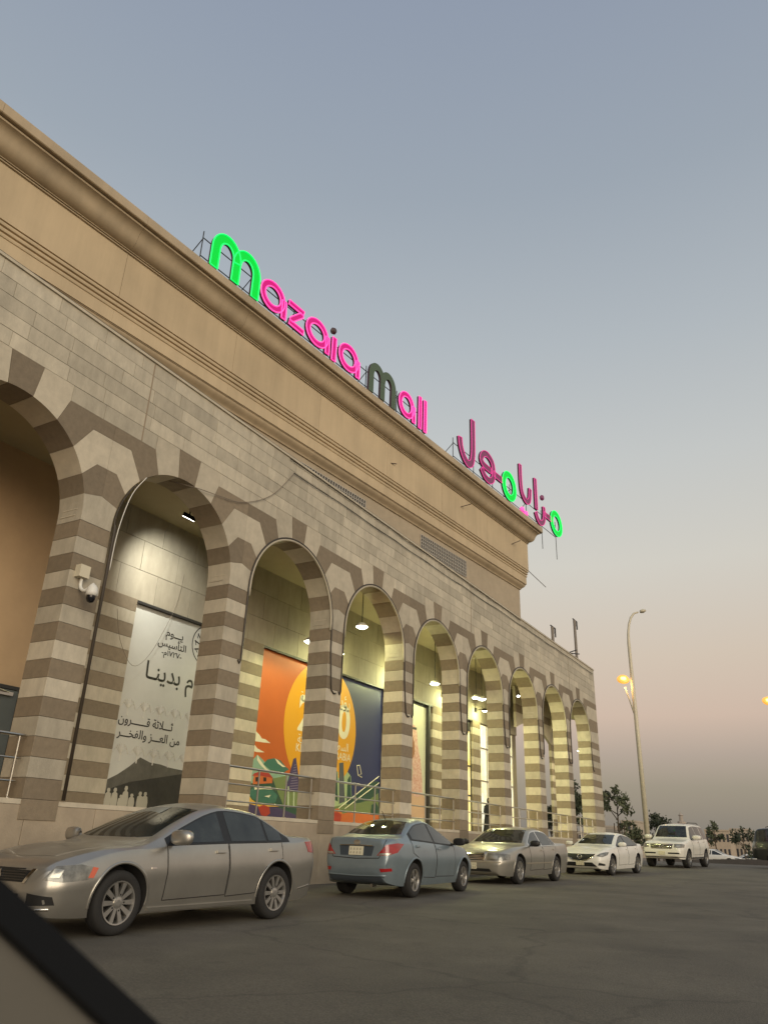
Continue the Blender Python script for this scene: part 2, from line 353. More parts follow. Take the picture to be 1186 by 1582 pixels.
# ------------------------------------------------------------------ the mall: upper block (turned five degrees against the arcade)
TU = .0883
UD = Vector((math.sin(TU), math.cos(TU), 0)); UN = Vector((math.cos(TU), -math.sin(TU), 0)); UC = Vector((-13, 36.04, H))
def U(s, p, z): return UC+UD*s+UN*p+Vector((0, 0, z))
def extr(name, prof, s0, s1, m, mit=False, smooth=False, back=-.2, parent=None, ret=None):
    P = [(back, prof[0][1])]+prof+[(back, prof[-1][1])]; n = len(P)
    if ret is None:
        v = [U(s0, p, z) for p, z in P]+[U(s1+(p if mit else 0), p, z) for p, z in P]
    else:
        v = [U(p, p, z) for p, z in P]+[U(p, -ret, z) for p, z in P]
    f = [(i, i+1, i+1+n, i+n) for i in range(n-1)]+[tuple(range(n)), tuple(range(2*n-1, n-1, -1))]
    o = obj(name, v, f, m, parent=None, smooth=True)
    o.data.set_sharp_from_angle(angle=R(33))
    return o
up = MB(); S0 = -64
q = [U(S0, 0, 8.6), U(0, 0, 8.6), U(0, -25, 8.6), U(S0, -25, 8.6)]; q2 = [a+Vector((0, 0, 15.85-8.6)) for a in q]
up.add(q+q2, [(0, 1, 5, 4), (1, 2, 6, 5), (2, 3, 7, 6), (3, 0, 4, 7), (4, 5, 6, 7)])
ub = part(up.build('upper_block', mat('upper wall stone', (.44, .36, .255), .85, var=.14, scale=3, bump=.2, stain=.1)))
P_CYMA = [(.0, 12.26), (.05, 12.265), (.055, 12.30), (.085, 12.34), (.14, 12.39), (.20, 12.45), (.225, 12.50), (.23, 12.545), (.255, 12.55), (.255, 12.565)]
P_BAND = [(.28, 12.575), (.28, 12.97), (.30, 12.975), (.315, 13.0), (.315, 13.06), (.275, 13.07), (.275, 13.10), (.33, 13.11), (.345, 13.14), (.345, 13.19), (.30, 13.20), (.30, 13.23), (.36, 13.24), (.375, 13.27), (.375, 13.32), (.33, 13.33), (.33, 13.36)]
P_FRIEZE = [(.38, 13.365), (.38, 14.86)]
P_CORN = [(.40, 14.865), (.43, 14.87), (.43, 14.90), (.395, 14.905), (.395, 14.925), (.45, 14.93), (.45, 14.96), (.475, 14.966), (.515, 14.982), (.56, 15.01), (.605, 15.05), (.643, 15.10), (.672, 15.155), (.692, 15.21), (.708, 15.265), (.726, 15.32), (.75, 15.375), (.782, 15.425), (.825, 15.47), (.87, 15.50), (.91, 15.515), (.92, 15.56), (.885, 15.565), (.885, 15.595), (1.0, 15.60), (1.02, 15.62), (1.02, 15.88), (1.0, 15.92)]
segs = [-64+4.27*k for k in range(15)]+[0]
for a, b in zip(segs, segs[1:]):
    last = b == 0
    for nm, prof, m, g in (('lower_moulding', P_CYMA, M['cornice'], .004), ('fluted_band', P_BAND, M['plaster'], .004), ('frieze_panel', P_FRIEZE, M['plaster'], .012), ('cornice_segment', P_CORN, M['cornice'], .006)):
        o = extr(nm, prof, a+g/2, b-(0 if last else g/2), m, mit=last); o.parent = ub
for nm, prof, m in (('lower_moulding', P_CYMA, M['cornice']), ('fluted_band', P_BAND, M['plaster']), ('frieze_panel', P_FRIEZE, M['plaster']), ('cornice_segment', P_CORN, M['cornice'])):
    o = extr(nm, prof, 0, 0, m, ret=24); o.parent = ub
ltc = mat('grille bars', (.40, .37, .32), .6); gdk = mat('grille back', (.06, .06, .06), .8)
for a, b in ((-17.4, -13.6), (-9.62, -5.72)):
    mb = MB(); zz0, zz1 = 11.26, 12.02
    def ubox(s0, s1, p0, p1, z0, z1):
        v = [U(s, p, z) for s in (s0, s1) for p in (p0, p1) for z in (z0, z1)]
        mb.add(v, [(0, 1, 3, 2), (4, 6, 7, 5), (0, 4, 5, 1), (2, 3, 7, 6), (0, 2, 6, 4), (1, 5, 7, 3)])
    ubox(a, b, .002, .006, zz0, zz1); mb.cur = 1
    n = 26
    for k in range(n+1):
        s = a+(b-a)*k/n; ubox(s-.015, s+.015, .006, .04, zz0, zz1)
    for k in range(6):
        z = zz0+(zz1-zz0)*k/5; ubox(a, b, .006, .035, z-.013, z+.013)
    o = mb.build('vent_grille', [gdk, ltc]); o.parent = ub
rod = mat('rusty rod', (.10, .07, .05), .7)
for s, z, ds, dp, dz in ((-6.8, 14.3, .35, .35, .2), (-1.6, 14.2, .35, .35, .25), (-12.5, 14.05, .25, .1, .05)):
    mb = MB(); mb.tube([U(s, .38, z), U(s+ds, .38+dp, z+dz)], .02, 6); o = mb.build('anchor_rod', rod); o.parent = ub
mb = MB(); mb.tube([U(.3, .3, 13.45), U(3.2, .1, 13.3)], .018, 6); o = mb.build('anchor_rod', rod); o.parent = ub
for o in ub.children: o.matrix_parent_inverse = Matrix.Identity(4)
# ------------------------------------------------------------------ roof signs
G_FACE = mat('green sign face', (.0, .25, .03), .5, emit=(.0, .78, .045), estr=.72, spec=.2)
G_EDGE = mat('green sign tube', (.05, .8, .2), .4, emit=(.0, .85, .14), estr=.95, spec=.2)
K_FACE = mat('pink sign face', (.22, .01, .09), .5, emit=(.70, .006, .20), estr=.7, spec=.2)
K_EDGE = mat('pink sign tube', (.9, .2, .5), .4, emit=(1, .03, .36), estr=1.0, spec=.2)
PL_FACE = mat('plum sign face', (.20, .04, .12), .45, emit=(.3, .01, .12), estr=.12)
PL_EDGE = mat('plum sign tube', (.7, .08, .35), .4, emit=(1, .05, .36), estr=.42)
DG_FACE = mat('unlit green sign face', (.075, .115, .065), .5); DG_SIDE = mat('unlit green side', (.07, .12, .06), .5)
RET = mat('sign return', (.06, .03, .04), .5)
def stroke_poly(path, w, closed=False):
    P = [Vector(p) for p in path]; n = len(P); L = []; Rr = []
    for i in range(n):
        a = P[(i-1) % n] if (closed or i) else P[i]; b = P[(i+1) % n] if (closed or i < n-1) else P[i]
        t = (b-a).normalized(); nn = Vector((-t.y, t.x)); L.append(P[i]+nn*w/2); Rr.append(P[i]-nn*w/2)
    return L, Rr
def letter(name, strokes, w, face, edge, parent, p0=.84, p1=.94, label=None):
    mb = MB(); tb = MB()
    for si, (path, closed) in enumerate(strokes):
        L, Rr = stroke_poly(path, w, closed); n = len(L); q0, q1 = p0-.004*si, p1+.004*si
        v = [U(a.x, q, a.y) for q in (q1, q0) for S in (L, Rr) for a in S]
        m_ = n if closed else n-1
        for i in range(m_):
            j = (i+1) % n
            mb.cur = 0; mb.f.append(tuple(len(mb.v)+k for k in (i, j, n+j, n+i))); mb.mi.append(0)
            mb.cur = 1
            for quad in ((2*n+i, 3*n+i, 3*n+j, 2*n+j), (i, 2*n+i, 2*n+j, j), (n+i, n+j, 3*n+j, 3*n+i)):
                mb.f.append(tuple(len(mb.v)+k for k in quad)); mb.mi.append(1)
        if not closed:
            for i in (0, n-1): mb.f.append(tuple(len(mb.v)+k for k in (i, n+i, 3*n+i, 2*n+i))); mb.mi.append(1)
        mb.v += [tuple(a) for a in v]
        if edge:
            loops = [L+[L[0]], Rr+[Rr[0]]] if closed else [L+Rr[::-1]+[L[0]]]
            for lp in loops:
                tb.tube([U(a.x, q1+.012, a.y) for a in lp], .026 if edge is not PL_EDGE else .02, 5, False)
    o = mb.build(name, [face, RET], parent)
    if edge: tb.build('neon_edge', edge, o)
    return o
def arcp(cx, cz, rx, rz, a0, a1, n=14): return [(cx+rx*math.cos(R(a0+(a1-a0)*k/n)), cz+rz*math.sin(R(a0+(a1-a0)*k/n))) for k in range(n+1)]
def L_m(s0, s1, z0, z1, w):
    a, c = s0+w/2, s1-w/2; b = (a+c)/2; r = (b-a)/2; rz = r*1.25; zt = z1-w/2-rz
    return [([(a, z0)]+[(a, zt)]+arcp(a+r, zt, r, rz, 180, 0)[1:]+[(b, z0+.02)], False), ([(b+.01, zt-.02)]+arcp(b+r, zt, r, rz, 178, 0)+[(c, z0)], False)]
def L_a(s0, s1, z0, z1, w):
    cx = s0+.46*(s1-s0); rx = .46*(s1-s0)-w/2; cz = (z0+z1)/2; rz = (z1-z0)/2-w/2
    return [(arcp(cx, cz, rx, rz, 0, 348, 24), True), ([(s1-w*.55, z0), (s1-w*.62, cz+rz*.35)], False)]
sign = empty('roof_sign', tuple(U(-17, .85, 15.92)), label='lit Latin letter roof sign reading mazaia mall in green and pink', cat='roof sign')
sign2 = empty('roof_sign', tuple(U(-2, .85, 15.92)), label='lit Arabic letter roof sign in plum pink and green at the roof corner', cat='roof sign')
def sp_(o, r): o.parent = r; o.matrix_parent_inverse = Matrix.Translation(-r.location); return o
for nm, st, wd, fc, ed in (
    ('letter', L_m(-23.22, -21.13, 16.03, 17.52, .31), .31, G_FACE, G_EDGE),
    ('letter', L_a(-21.05, -19.78, 16.12, 17.25, .21), .21, K_FACE, K_EDGE),
    ('letter', [([(-19.68, 16.99), (-18.92, 16.98), (-19.0, 16.85), (-19.5, 16.35), (-19.6, 16.22), (-18.85, 16.2)], False)], .19, K_FACE, K_EDGE),
    ('letter', L_a(-18.74, -17.42, 16.12, 17.22, .21), .21, K_FACE, K_EDGE),
    ('letter', [([(-17.16, 16.05), (-17.16, 17.05)], False)], .22, K_FACE, K_EDGE),
    ('letter', L_a(-16.87, -15.58, 16.12, 17.25, .21), .21, K_FACE, K_EDGE),
    ('letter', L_m(-14.95, -13.10, 16.03, 17.5, .31), .31, DG_FACE, None),
    ('letter', L_a(-12.87, -11.64, 16.12, 17.3, .21), .21, K_FACE, K_EDGE),
    ('letter', [([(-11.27, 16.1), (-11.27, 17.65)], False)], .2, K_FACE, K_EDGE),
    ('letter', [([(-10.86, 16.1), (-10.86, 17.66)], False)], .2, K_FACE, K_EDGE)):
    sp_(letter(nm, st, wd, fc, ed, None), sign)
mb = MB(); mb.lathe([(0, -.09), (.09, -.09), (.14, 0), (.09, .09), (0, .09)], 12, 'x'); o = mb.build('letter_dot', mat('unlit dot', (.08, .05, .05), .5)); o.location = U(-17.16, .86, 17.4); o.parent = sign; o.matrix_parent_inverse = Matrix.Translation(-sign.location)
def sm2(pts, k=6): return [(a.x, a.y) for a in smooth_path([(x, y, 0) for x, y in pts], k)]
W2 = .34
AR = [
    ('letter', [(sm2([(-6.56, 18.85), (-6.56, 17.5), (-6.6, 16.9), (-6.75, 16.45), (-7.08, 16.27), (-7.45, 16.45), (-7.72, 16.85), (-7.82, 17.35)]), False)], W2, PL_FACE, PL_EDGE),
    ('letter', [(sm2([(-5.75, 16.62), (-5.4, 16.32), (-4.95, 16.27), (-4.6, 16.5), (-4.48, 16.98), (-4.62, 17.42), (-5.1, 17.62), (-5.55, 17.48), (-5.75, 17.12), (-5.5, 16.9), (-4.75, 16.88)]), False), ([(-4.5, 16.86), (-3.6, 16.86)], False)], W2*.9, PL_FACE, PL_EDGE),
    ('letter', [(arcp(-2.77, 16.87, .61, .64, 0, 348, 28), True)], .32, G_FACE, G_EDGE),
    ('letter', [(sm2([(-1.35, 18.75), (-1.34, 17.7), (-1.2, 17.1), (-.75, 16.82), (-.35, 17.05), (-.2, 17.75)]), False)], W2*.85, PL_FACE, PL_EDGE),
    ('letter', [([(.54, 18.7), (.54, 16.85)], False)], W2*.85, PL_FACE, PL_EDGE),
    ('letter', [(sm2([(1.55, 17.35), (1.55, 16.8), (1.35, 16.38), (.95, 16.2), (.62, 16.35), (.42, 16.65)]), False), ([(1.55, 16.95), (2.5, 16.95)], False)], W2*.85, PL_FACE, PL_EDGE),
    ('letter', [(arcp(3.22, 16.96, .64, .61, 0, 348, 28), True)], .30, G_FACE, G_EDGE)]
for nm, st, wd, fc, ed in AR: sp_(letter(nm, st, wd, fc, ed, None), sign2)
for s, z, fc in ((-1.15, 16.2, K_EDGE), (-.72, 16.12, K_EDGE), (1.55, 17.95, PL_FACE)):
    mb = MB(); mb.lathe([(0, -.09), (.12, -.09), (.17, 0), (.12, .09), (0, .09)], 14, 'x'); o = mb.build('letter_dot', fc); o.location = U(s, .86, z); o.parent = sign2; o.matrix_parent_inverse = Matrix.Translation(-sign2.location)
def frame(root, a, b, step, z1=17.3):
    mb = MB()
    for z in (16.35, 17.05): mb.tube([U(a, .66, z), U(b, .66, z)], .019, 5)
    k = int((b-a)/step)
    for i in range(k+1):
        s = a+(b-a)*i/k
        mb.tube([U(s, .66, 15.6 if s < .9 else 15.0), U(s, .66, z1)], .019, 5)
        if s < .9: mb.tube([U(s, .66, 17.0), U(s-.1, -.5, 15.9)], .017, 5)
        elif s < 3: mb.tube([U(s, .66, 15.9), U(.6, -.2, 15.7)], .017, 5)
    sp_(mb.build('sign_frame', M['dark_metal']), root)
frame(sign, -23.4, -10.5, 2.15); frame(sign2, -8.0, 3.7, 1.9)

# ------------------------------------------------------------------ gallery lamps (each lamp carries its own light)
GLOW = mat('lamp lens', (1, 1, 1), .3, emit=(1, .98, .85), estr=14)
GLOWG = mat('lamp lens greenish', (1, 1, 1), .3, emit=(.92, 1, .82), estr=14)
def light(kind, name, parent, loc, en, col, size=.08, aim=None, spot=None):
    l = bpy.data.lights.new(name, kind); l.energy = en; l.color = col
    o = bpy.data.objects.new(name, l); COL.objects.link(o); o.parent = parent; o.location = loc
    if kind == 'SPOT': l.spot_size = R(spot or 110); l.spot_blend = 1; l.shadow_soft_size = size
    else: l.shadow_soft_size = size
    if aim: o.rotation_euler = Vector(aim).to_track_quat('-Z', 'Y').to_euler()
    return o
def flood(loc, rz, en, col, aim, label, spot=115, tilt=.5):
    r = empty('floodlight', loc, label=label, cat='floodlight', group='floodlights in the arcade')
    b = MB(); b.box(-.05, .05, -.17, .17, -.05, .05); h = b.build('housing', M['black'], r); h.rotation_euler = (0, tilt, rz)
    b = MB(); b.box(-.045, .045, -.16, .16, -.056, -.0505); g = b.build('lens', GLOW, r); g.rotation_euler = h.rotation_euler
    b = MB(); b.tube([(0, 0, .05), (0, 0, .22)], .018, 6); b.build('bracket', M['black'], r)
    light('SPOT', 'lamp_light', r, (-.02, 0, -.09), en, col, .08, aim, spot); return r
def pendant(loc, drop, en, col, label, kind='POINT'):
    r = empty('pendant_lamp', loc, label=label, cat='pendant lamp', group='pendant lamps under the gallery ceiling')
    b = MB(); b.lathe([(0, .09), (.09, .09), (.16, .03), (.19, -.03)], 16); b.build('shade', M['white_p'], r, True)
    b = MB(); b.lathe([(.18, -.032), (.12, -.075), (0, -.09)], 16); b.build('lens', GLOWG, r, True)
    b = MB(); b.tube([(0, 0, .09), (0, 0, drop)], .015, 6); b.build('rod', M['dark_metal'], r)
    b = MB(); b.lathe([(0, drop-.02), (.15, drop-.02), (.15, drop), (0, drop)], 12); b.build('ceiling_rose', M['stone_v'], r)
    light('SPOT', 'lamp_light', r, (0, 0, -.14), en*2.2, col, .1, (0, 0, -1), 168).data.spot_blend = .35; return r
GY = (.98, 1, .46)
ZC = Z(7.38)
flood((-12.25, 11.75, Z(6.83)), 0, 520, (1, 1, .90), (-1.7, 1.0, -1.05), 'black floodlight washing the wall over the white poster', 84)
pendant((-12.6, 17.4, Z(5.22)), ZC-Z(5.22), 46, GY, 'small bright lamp in front of the orange poster bay')
p = at(559, 967, X=-12.3); pendant(tuple(p), ZC-p.z, 70, GY, 'large glowing pendant lamp in the fourth visible arch')
pendant((-12.9, 26.0, Z(5.6)), ZC-Z(5.6), 60, GY, 'lamp mostly hidden behind the pillar before the portrait poster')
p = at(735, 1077, X=-12.9); pendant(tuple(p), ZC-p.z, 70, GY, 'left one of the twin bright lamps in the sixth arch')
p = at(744, 1079, X=-12.7); pendant(tuple(p), ZC-p.z, 45, GY, 'right one of the twin bright lamps in the sixth arch')
def wall_lamp(y, z, en, label):
    r = empty('wall_lamp', (BX, y, z), label=label, cat='wall lamp', group='wall lamps over the pilasters')
    b = MB(); b.box(0, .06, -.08, .08, -.1, .1); b.build('back_plate', M['dark_metal'], r)
    b = MB(); b.tube([(.05, 0, 0), (.42, 0, .04)], .018, 6); b.build('arm', M['dark_metal'], r)
    b = MB(); b.lathe([(0, .07), (.07, .06), (.11, 0), (.12, -.05)], 14, 'z', (.45, 0, 0)); b.build('shade', M['dark_metal'], r, True)
    b = MB(); b.lathe([(.115, -.052), (.07, -.08), (0, -.09)], 14, 'z', (.45, 0, 0)); b.build('lens', GLOWG, r, True)
    light('POINT', 'lamp_light', r, (.5, 0, -.16), en, GY, .08)
wall_lamp(20.42, Z(5.62), 95, 'wall lamp between the orange and the blue poster behind the pillar')
wall_lamp(24.75, Z(5.75), 190, 'wall lamp between the blue and the portrait poster behind the pillar')
wall_lamp(28.9, Z(5.7), 95, 'wall lamp right of the portrait poster')
wall_lamp(32.35, Z(5.6), 90, 'added wall lamp brightening the far bays right of the yellow display window')  # extra lamp, added to strengthen the light in the far bays
p = at(801, 1074, X=-12.3); flood(tuple(p), .6, 520, GY, (.5, .6, -1.0), 'floodlight shining down inside the seventh arch', 150)
p = at(836, 1111, X=-12.5); flood(tuple(p), .6, 520, GY, (.3, .9, -1.0), 'floodlight glowing inside the eighth arch', 150)
p = at(896, 1159, X=-11.9); pendant(tuple(p), .5, 75, (1, .86, .5), 'white globe lamp inside the last arch before the corner')

# ------------------------------------------------------------------ text
AB = {'ا': ('FE8D', 2), 'أ': ('FE83', 2), 'ؤ': ('FE85', 2), 'ب': ('FE8F', 4), 'ة': ('FE93', 2), 'ت': ('FE95', 4), 'ث': ('FE99', 4), 'خ': ('FEA5', 4), 'د': ('FEA9', 2), 'ر': ('FEAD', 2), 'ز': ('FEAF', 2), 'س': ('FEB1', 4), 'ع': ('FEC9', 4), 'ف': ('FED1', 4), 'ق': ('FED5', 4), 'ك': ('FED9', 4), 'ل': ('FEDD', 4), 'م': ('FEE1', 4), 'ن': ('FEE5', 4), 'و': ('FEED', 2), 'ي': ('FEF1', 4), 'ه': ('FEE9', 4)}
def shape(s):
    out = []; s = s.replace('لا', '\u0001')
    for i, ch in enumerate(s):
        pv = s[i-1] if i else ' '; nx = s[i+1] if i+1 < len(s) else ' '
        jp = pv == 'ـ' or (pv in AB and AB[pv][1] == 4); jn = nx == 'ـ' or nx in AB or nx == '\u0001'
        if ch == '\u0001': out.append('\uFEFC' if jp else '\uFEFB')
        elif ch in AB:
            b, n = AB[ch]; k = (3 if (jp and jn) else 1 if jp else 2 if jn else 0) if n == 4 else (1 if jp else 0)
            out.append(chr(int(b, 16)+k))
        else: out.append(ch)
    t = ''.join(out)[::-1]
    import re
    return re.sub(r'[0-9\u0660-\u0669]+', lambda m: m.group()[::-1], t)
def txt(s, y, z, size, m, X, parent, arabic=True, align='CENTER', name='lettering', off=0, sx=1):
    c = bpy.data.curves.new('t', 'FONT'); c.body = shape(s) if arabic else s; c.size = size; c.align_x = align; c.offset = off; c.extrude = .001
    o = bpy.data.objects.new('t', c); COL.objects.link(o); dg = bpy.context.evaluated_depsgraph_get(); dg.update()
    me = bpy.data.meshes.new_from_object(o.evaluated_get(dg)); bpy.data.objects.remove(o)
    me.materials.clear(); me.materials.append(m)
    me.transform(Matrix(((0, 0, 1, X), (sx, 0, 0, y), (0, 1, 0, z), (0, 0, 0, 1))))
    n = link(name, me); n.parent = parent; n.matrix_parent_inverse = Matrix.Translation(-parent.location); return n

# ------------------------------------------------------------------ posters on the back wall
def fm(name, c, r=.45): return mat(name, lin(*c), r)
PX = BX-.045
def poster(y0, y1, z0, z1, m, label):
    r = empty('poster', (PX, (y0+y1)/2, z0), label=label, cat='poster', group='posters in the arcade bays')
    b = MB(); b.box(PX-.004, PX, y0+.02, y1-.02, z0, z1); sp_(b.build('sheet', m), r); return r
def pr(root, name, pts, m, k, clip=None):            # a flat printed shape; pts in photo pixels or (y, z)
    P = []
    for q in pts:
        if q[0] > 60 or q[1] > 60: a = at(q[0], q[1], X=PX); P.append((a.y, a.z))
        else: P.append(q)
    if clip: P = [(min(max(y, clip[0]), clip[1]), min(max(z, clip[2]), clip[3])) for y, z in P]
    b = MB(); b.prism(P, PX, PX+.0012*k); return sp_(b.build(name, m), root)
PZ0, PZ1 = Z(.435), Z(5.055)
# founding day poster
pgrey = mat('poster pale grey', (.54, .535, .485), .4, var=.10, scale=1.5)
p2 = poster(12.14, 15.5, PZ0, PZ1, pgrey, 'pale grey poster with black Arabic lettering and dark mountains')
ink = fm('poster ink', (38, 36, 32)); ink2 = fm('poster faint print', (188, 185, 173)); mtn = mat('poster mountain', lin(98, 95, 86), .5, var=.4, scale=5); mtn2 = mat('poster dark plain', lin(56, 54, 48), .5, var=.5, scale=4); pale = fm('poster figures', (170, 165, 150))
def tp(s, px, py, size, off=.004, root=p2, m=ink, ar=True, sx=1): a = at(px, py, X=PX); return txt(s, a.y, a.z, size, m, PX+.004, root, ar, off=off, sx=sx)
tp('يـــوم', 270, 986, .27, .003, sx=1.1); tp('التأسيس', 266, 1002, .24, .003, sx=1.15); tp('-١٧٢٧م-', 265, 1015, .19, .002, sx=1.2)
a = at(318, 998, X=PX); b = MB()
for r0, r1 in ((.49, .52), (.20, .215)):
    n = 40; v = [(PX+.003, a.y+q*math.cos(2*math.pi*k/n), a.z+q*math.sin(2*math.pi*k/n)) for q in (r0, r1) for k in range(n)]
    b.add(v, [(k, n+k, n+(k+1) % n, (k+1) % n) for k in range(n)])
for k in range(12):
    t = 2*math.pi*k/12; u = (math.cos(t), math.sin(t))
    b.tube([(PX+.002, a.y+.25*u[0], a.z+.25*u[1]), (PX+.002, a.y+.42*u[0]+.05*u[1], a.z+.42*u[1]-.05*u[0])], .016, 4)
    b.tube([(PX+.002, a.y+.36*u[0]-.06*u[1], a.z+.36*u[1]+.06*u[0]), (PX+.002, a.y+.40*u[0]+.07*u[1], a.z+.40*u[1]-.07*u[0])], .012, 4)
sp_(b.build('emblem', ink), p2)
a = at(222, 1046, X=PX); txt('يوم بدينـا', a.y, a.z, .58, ink, PX+.004, p2, align='LEFT', off=.005, sx=1.05)
a = at(182, 1116, X=PX); txt('ثـــلاثة قــــــرون', a.y, a.z+.02, .27, ink, PX+.004, p2, align='LEFT', off=.003, sx=1.0)
a = at(181, 1136, X=PX); txt('من العـــز والفخـــر', a.y, a.z, .27, ink, PX+.004, p2, align='LEFT', off=.003, sx=1.0)
pr(p2, 'mountain', [(150, 1212), (166, 1204), (182, 1196), (200, 1184), (217, 1170), (232, 1178), (248, 1181), (262, 1186), (290, 1192), (15.4, Z(1.2)), (15.4, Z(.6)), (158, 1235)], mtn, 1, (12.17, 15.4, Z(.45), 9))
pr(p2, 'plain', [(154, 1248), (158, 1222), (170, 1218), (200, 1208), (240, 1202), (280, 1196), (15.4, Z(1.05)), (15.4, Z(.45))], mtn2, 2, (12.17, 15.4, Z(.45), 9))
b = MB(); rnd = random.Random(3)
for k in range(7):
    y = 12.32+.17*k+rnd.uniform(-.05, .05); hh = rnd.uniform(.25, .5); z0 = Z(.5)
    b.prism([(y-.08, z0), (y+.09, z0), (y+.10, z0+hh*.4), (y+.075, z0+hh*.72), (y+.03, z0+hh*.78), (y+.05, z0+hh*.88), (y+.03, z0+hh*1.0), (y-.03, z0+hh*1.0), (y-.05, z0+hh*.88), (y-.03, z0+hh*.78), (y-.075, z0+hh*.7), (y-.09, z0+hh*.35)], PX, PX+.0035+.0003*k)
sp_(b.build('printed_figures', pale), p2)
for zz, nn in ((Z(2.62), 6), (Z(1.62), 6)):
    b = MB()
    for k in range(nn):
        y = 12.45+.5*k
        for t in range(-3, 4): b.tube([(PX+.001, y, zz), (PX+.001, y+.16*math.sin(t*.42), zz+.10+.13*math.cos(t*.42)), (PX+.001, y+.22*math.sin(t*.5), zz+.06+.10*math.cos(t*.7))], .012, 4, False)
        b.tube([(PX+.001, y, zz-.16), (PX+.001, y, zz+.08)], .018, 4, False)
    o = sp_(b.build('palm_print', ink2), p2); o['kind'] = 'stuff'
# orange and blue pair with the sun disc
orange = mat('poster orange', lin(198, 98, 34), .5, var=.12, scale=.8); blue = mat('poster blue', lin(50, 58, 98), .4, var=.1, scale=.8); sun_y = fm('poster sun', (224, 160, 26)); cream = fm('poster cream', (232, 226, 195))
p3 = poster(17.0, 20.0, PZ0, PZ1, orange, 'orange poster with yellow sun, mountains and lake')
p4 = poster(20.86, 24.12, PZ0, PZ1, blue, 'dark blue poster with half a yellow sun and green skyline')
circ = [(20.35+2.0*math.cos(R(6*k)), Z(3.25)+2.0*math.sin(R(6*k))) for k in range(60)]
pr(p3, 'sun_disc', [q for q in circ if q[0] < 19.96]+[(19.96, Z(5.0)), (19.96, Z(1.5))][:0], sun_y, 1)
pr(p4, 'sun_disc', [q for q in circ if q[0] > 20.9], sun_y, 1)
a = at(470, 1128, X=PX); txt('2', a.y, a.z, 1.45, cream, PX+.004, p3, False, 'CENTER', off=.045)
a = at(530, 1139, X=PX); txt('0', a.y, a.z, 1.45, cream, PX+.004, p4, False, 'CENTER', off=.045)
a = at(456, 1160, X=PX); txt('KINGDOM OF', a.y, a.z, .33, cream, PX+.004, p3, False, 'LEFT')
a = at(541, 1177, X=PX); txt('SAUDI ARABIA', a.y, a.z, .33, cream, PX+.004, p4, False, 'RIGHT')
a = at(459, 1147, X=PX); txt('المملكة', a.y, a.z, .36, cream, PX+.004, p3, True, 'LEFT')
a = at(538, 1162, X=PX); txt('السعودية', a.y, a.z, .36, cream, PX+.004, p4, True, 'RIGHT')
a = at(541, 1096, X=PX); txt('رؤيـة', a.y, a.z, .55, cream, PX+.004, p4, True, 'RIGHT')
a = at(463, 1082, X=PX); txt('رؤيـة', a.y, a.z, .40, cream, PX+.004, p3, True, 'LEFT')
k3 = lambda L: [(340+a/4.944, 960+b/4.944) for a, b in L]
teal = fm('poster teal', (66, 116, 98)); teal2 = fm('poster pale teal', (140, 175, 150)); grn = fm('poster green', (118, 134, 84)); dgr = fm('poster dark green', (50, 82, 66)); purp = fm('poster purple', (72, 62, 98)); red = fm('poster red', (176, 62, 48)); yel = fm('poster ochre', (222, 176, 70)); brk = fm('poster brick', (205, 110, 55))
C3 = (17.04, 19.96, Z(.44), 9); ltg_ = fm('poster palm', (190, 205, 170)); stripe_m = fm('poster tower stripe', (128, 120, 138))
for nm, L, m, k in (
    ('cloud', [(240, 905), (250, 850), (275, 840), (300, 865), (320, 895), (345, 900), (385, 930), (330, 925), (270, 915)], cream, 2),
    ('cloud', [(235, 985), (245, 935), (262, 940), (285, 970), (340, 1000), (280, 998)], cream, 2),
    ('mountain', [(225, 1120), (240, 1070), (285, 1018), (330, 1060), (380, 1120), (480, 1160), (560, 1190), (600, 1230), (600, 1300), (225, 1300)], teal2, 2),
    ('mountain', [(330, 1090), (360, 1055), (410, 1045), (460, 1060), (500, 1110), (525, 1130), (470, 1165), (400, 1150)], teal, 3),
    ('meadow', [(225, 1240), (400, 1200), (600, 1240), (600, 1480), (225, 1480)], dgr, 3),
    ('hillside', [(400, 1200), (500, 1180), (520, 1260), (600, 1300), (600, 1420), (480, 1400), (430, 1280)], grn, 4),
    ('house', [(250, 1215), (260, 1175), (300, 1158), (370, 1165), (400, 1200), (398, 1235), (250, 1245)], brk, 5),
    ('lake', [(222, 1300), (260, 1260), (380, 1270), (440, 1330), (420, 1385), (300, 1395), (240, 1350)], teal, 6),
    ('beach', [(215, 1320), (240, 1360), (300, 1400), (420, 1395), (470, 1410), (300, 1430), (215, 1390)], yel, 7),
    ('foreground', [(215, 1390), (300, 1415), (430, 1415), (580, 1480), (580, 1540), (215, 1520)], purp, 8),
    ('flowers', [(290, 1420), (330, 1400), (375, 1420), (380, 1465), (350, 1490), (310, 1480)], red, 9),
    ('tower', [(495, 1300), (530, 1170), (560, 1050), (578, 1040), (596, 1170), (606, 1300)], purp, 9)):
    pr(p3, nm, k3(L), m, k, C3)
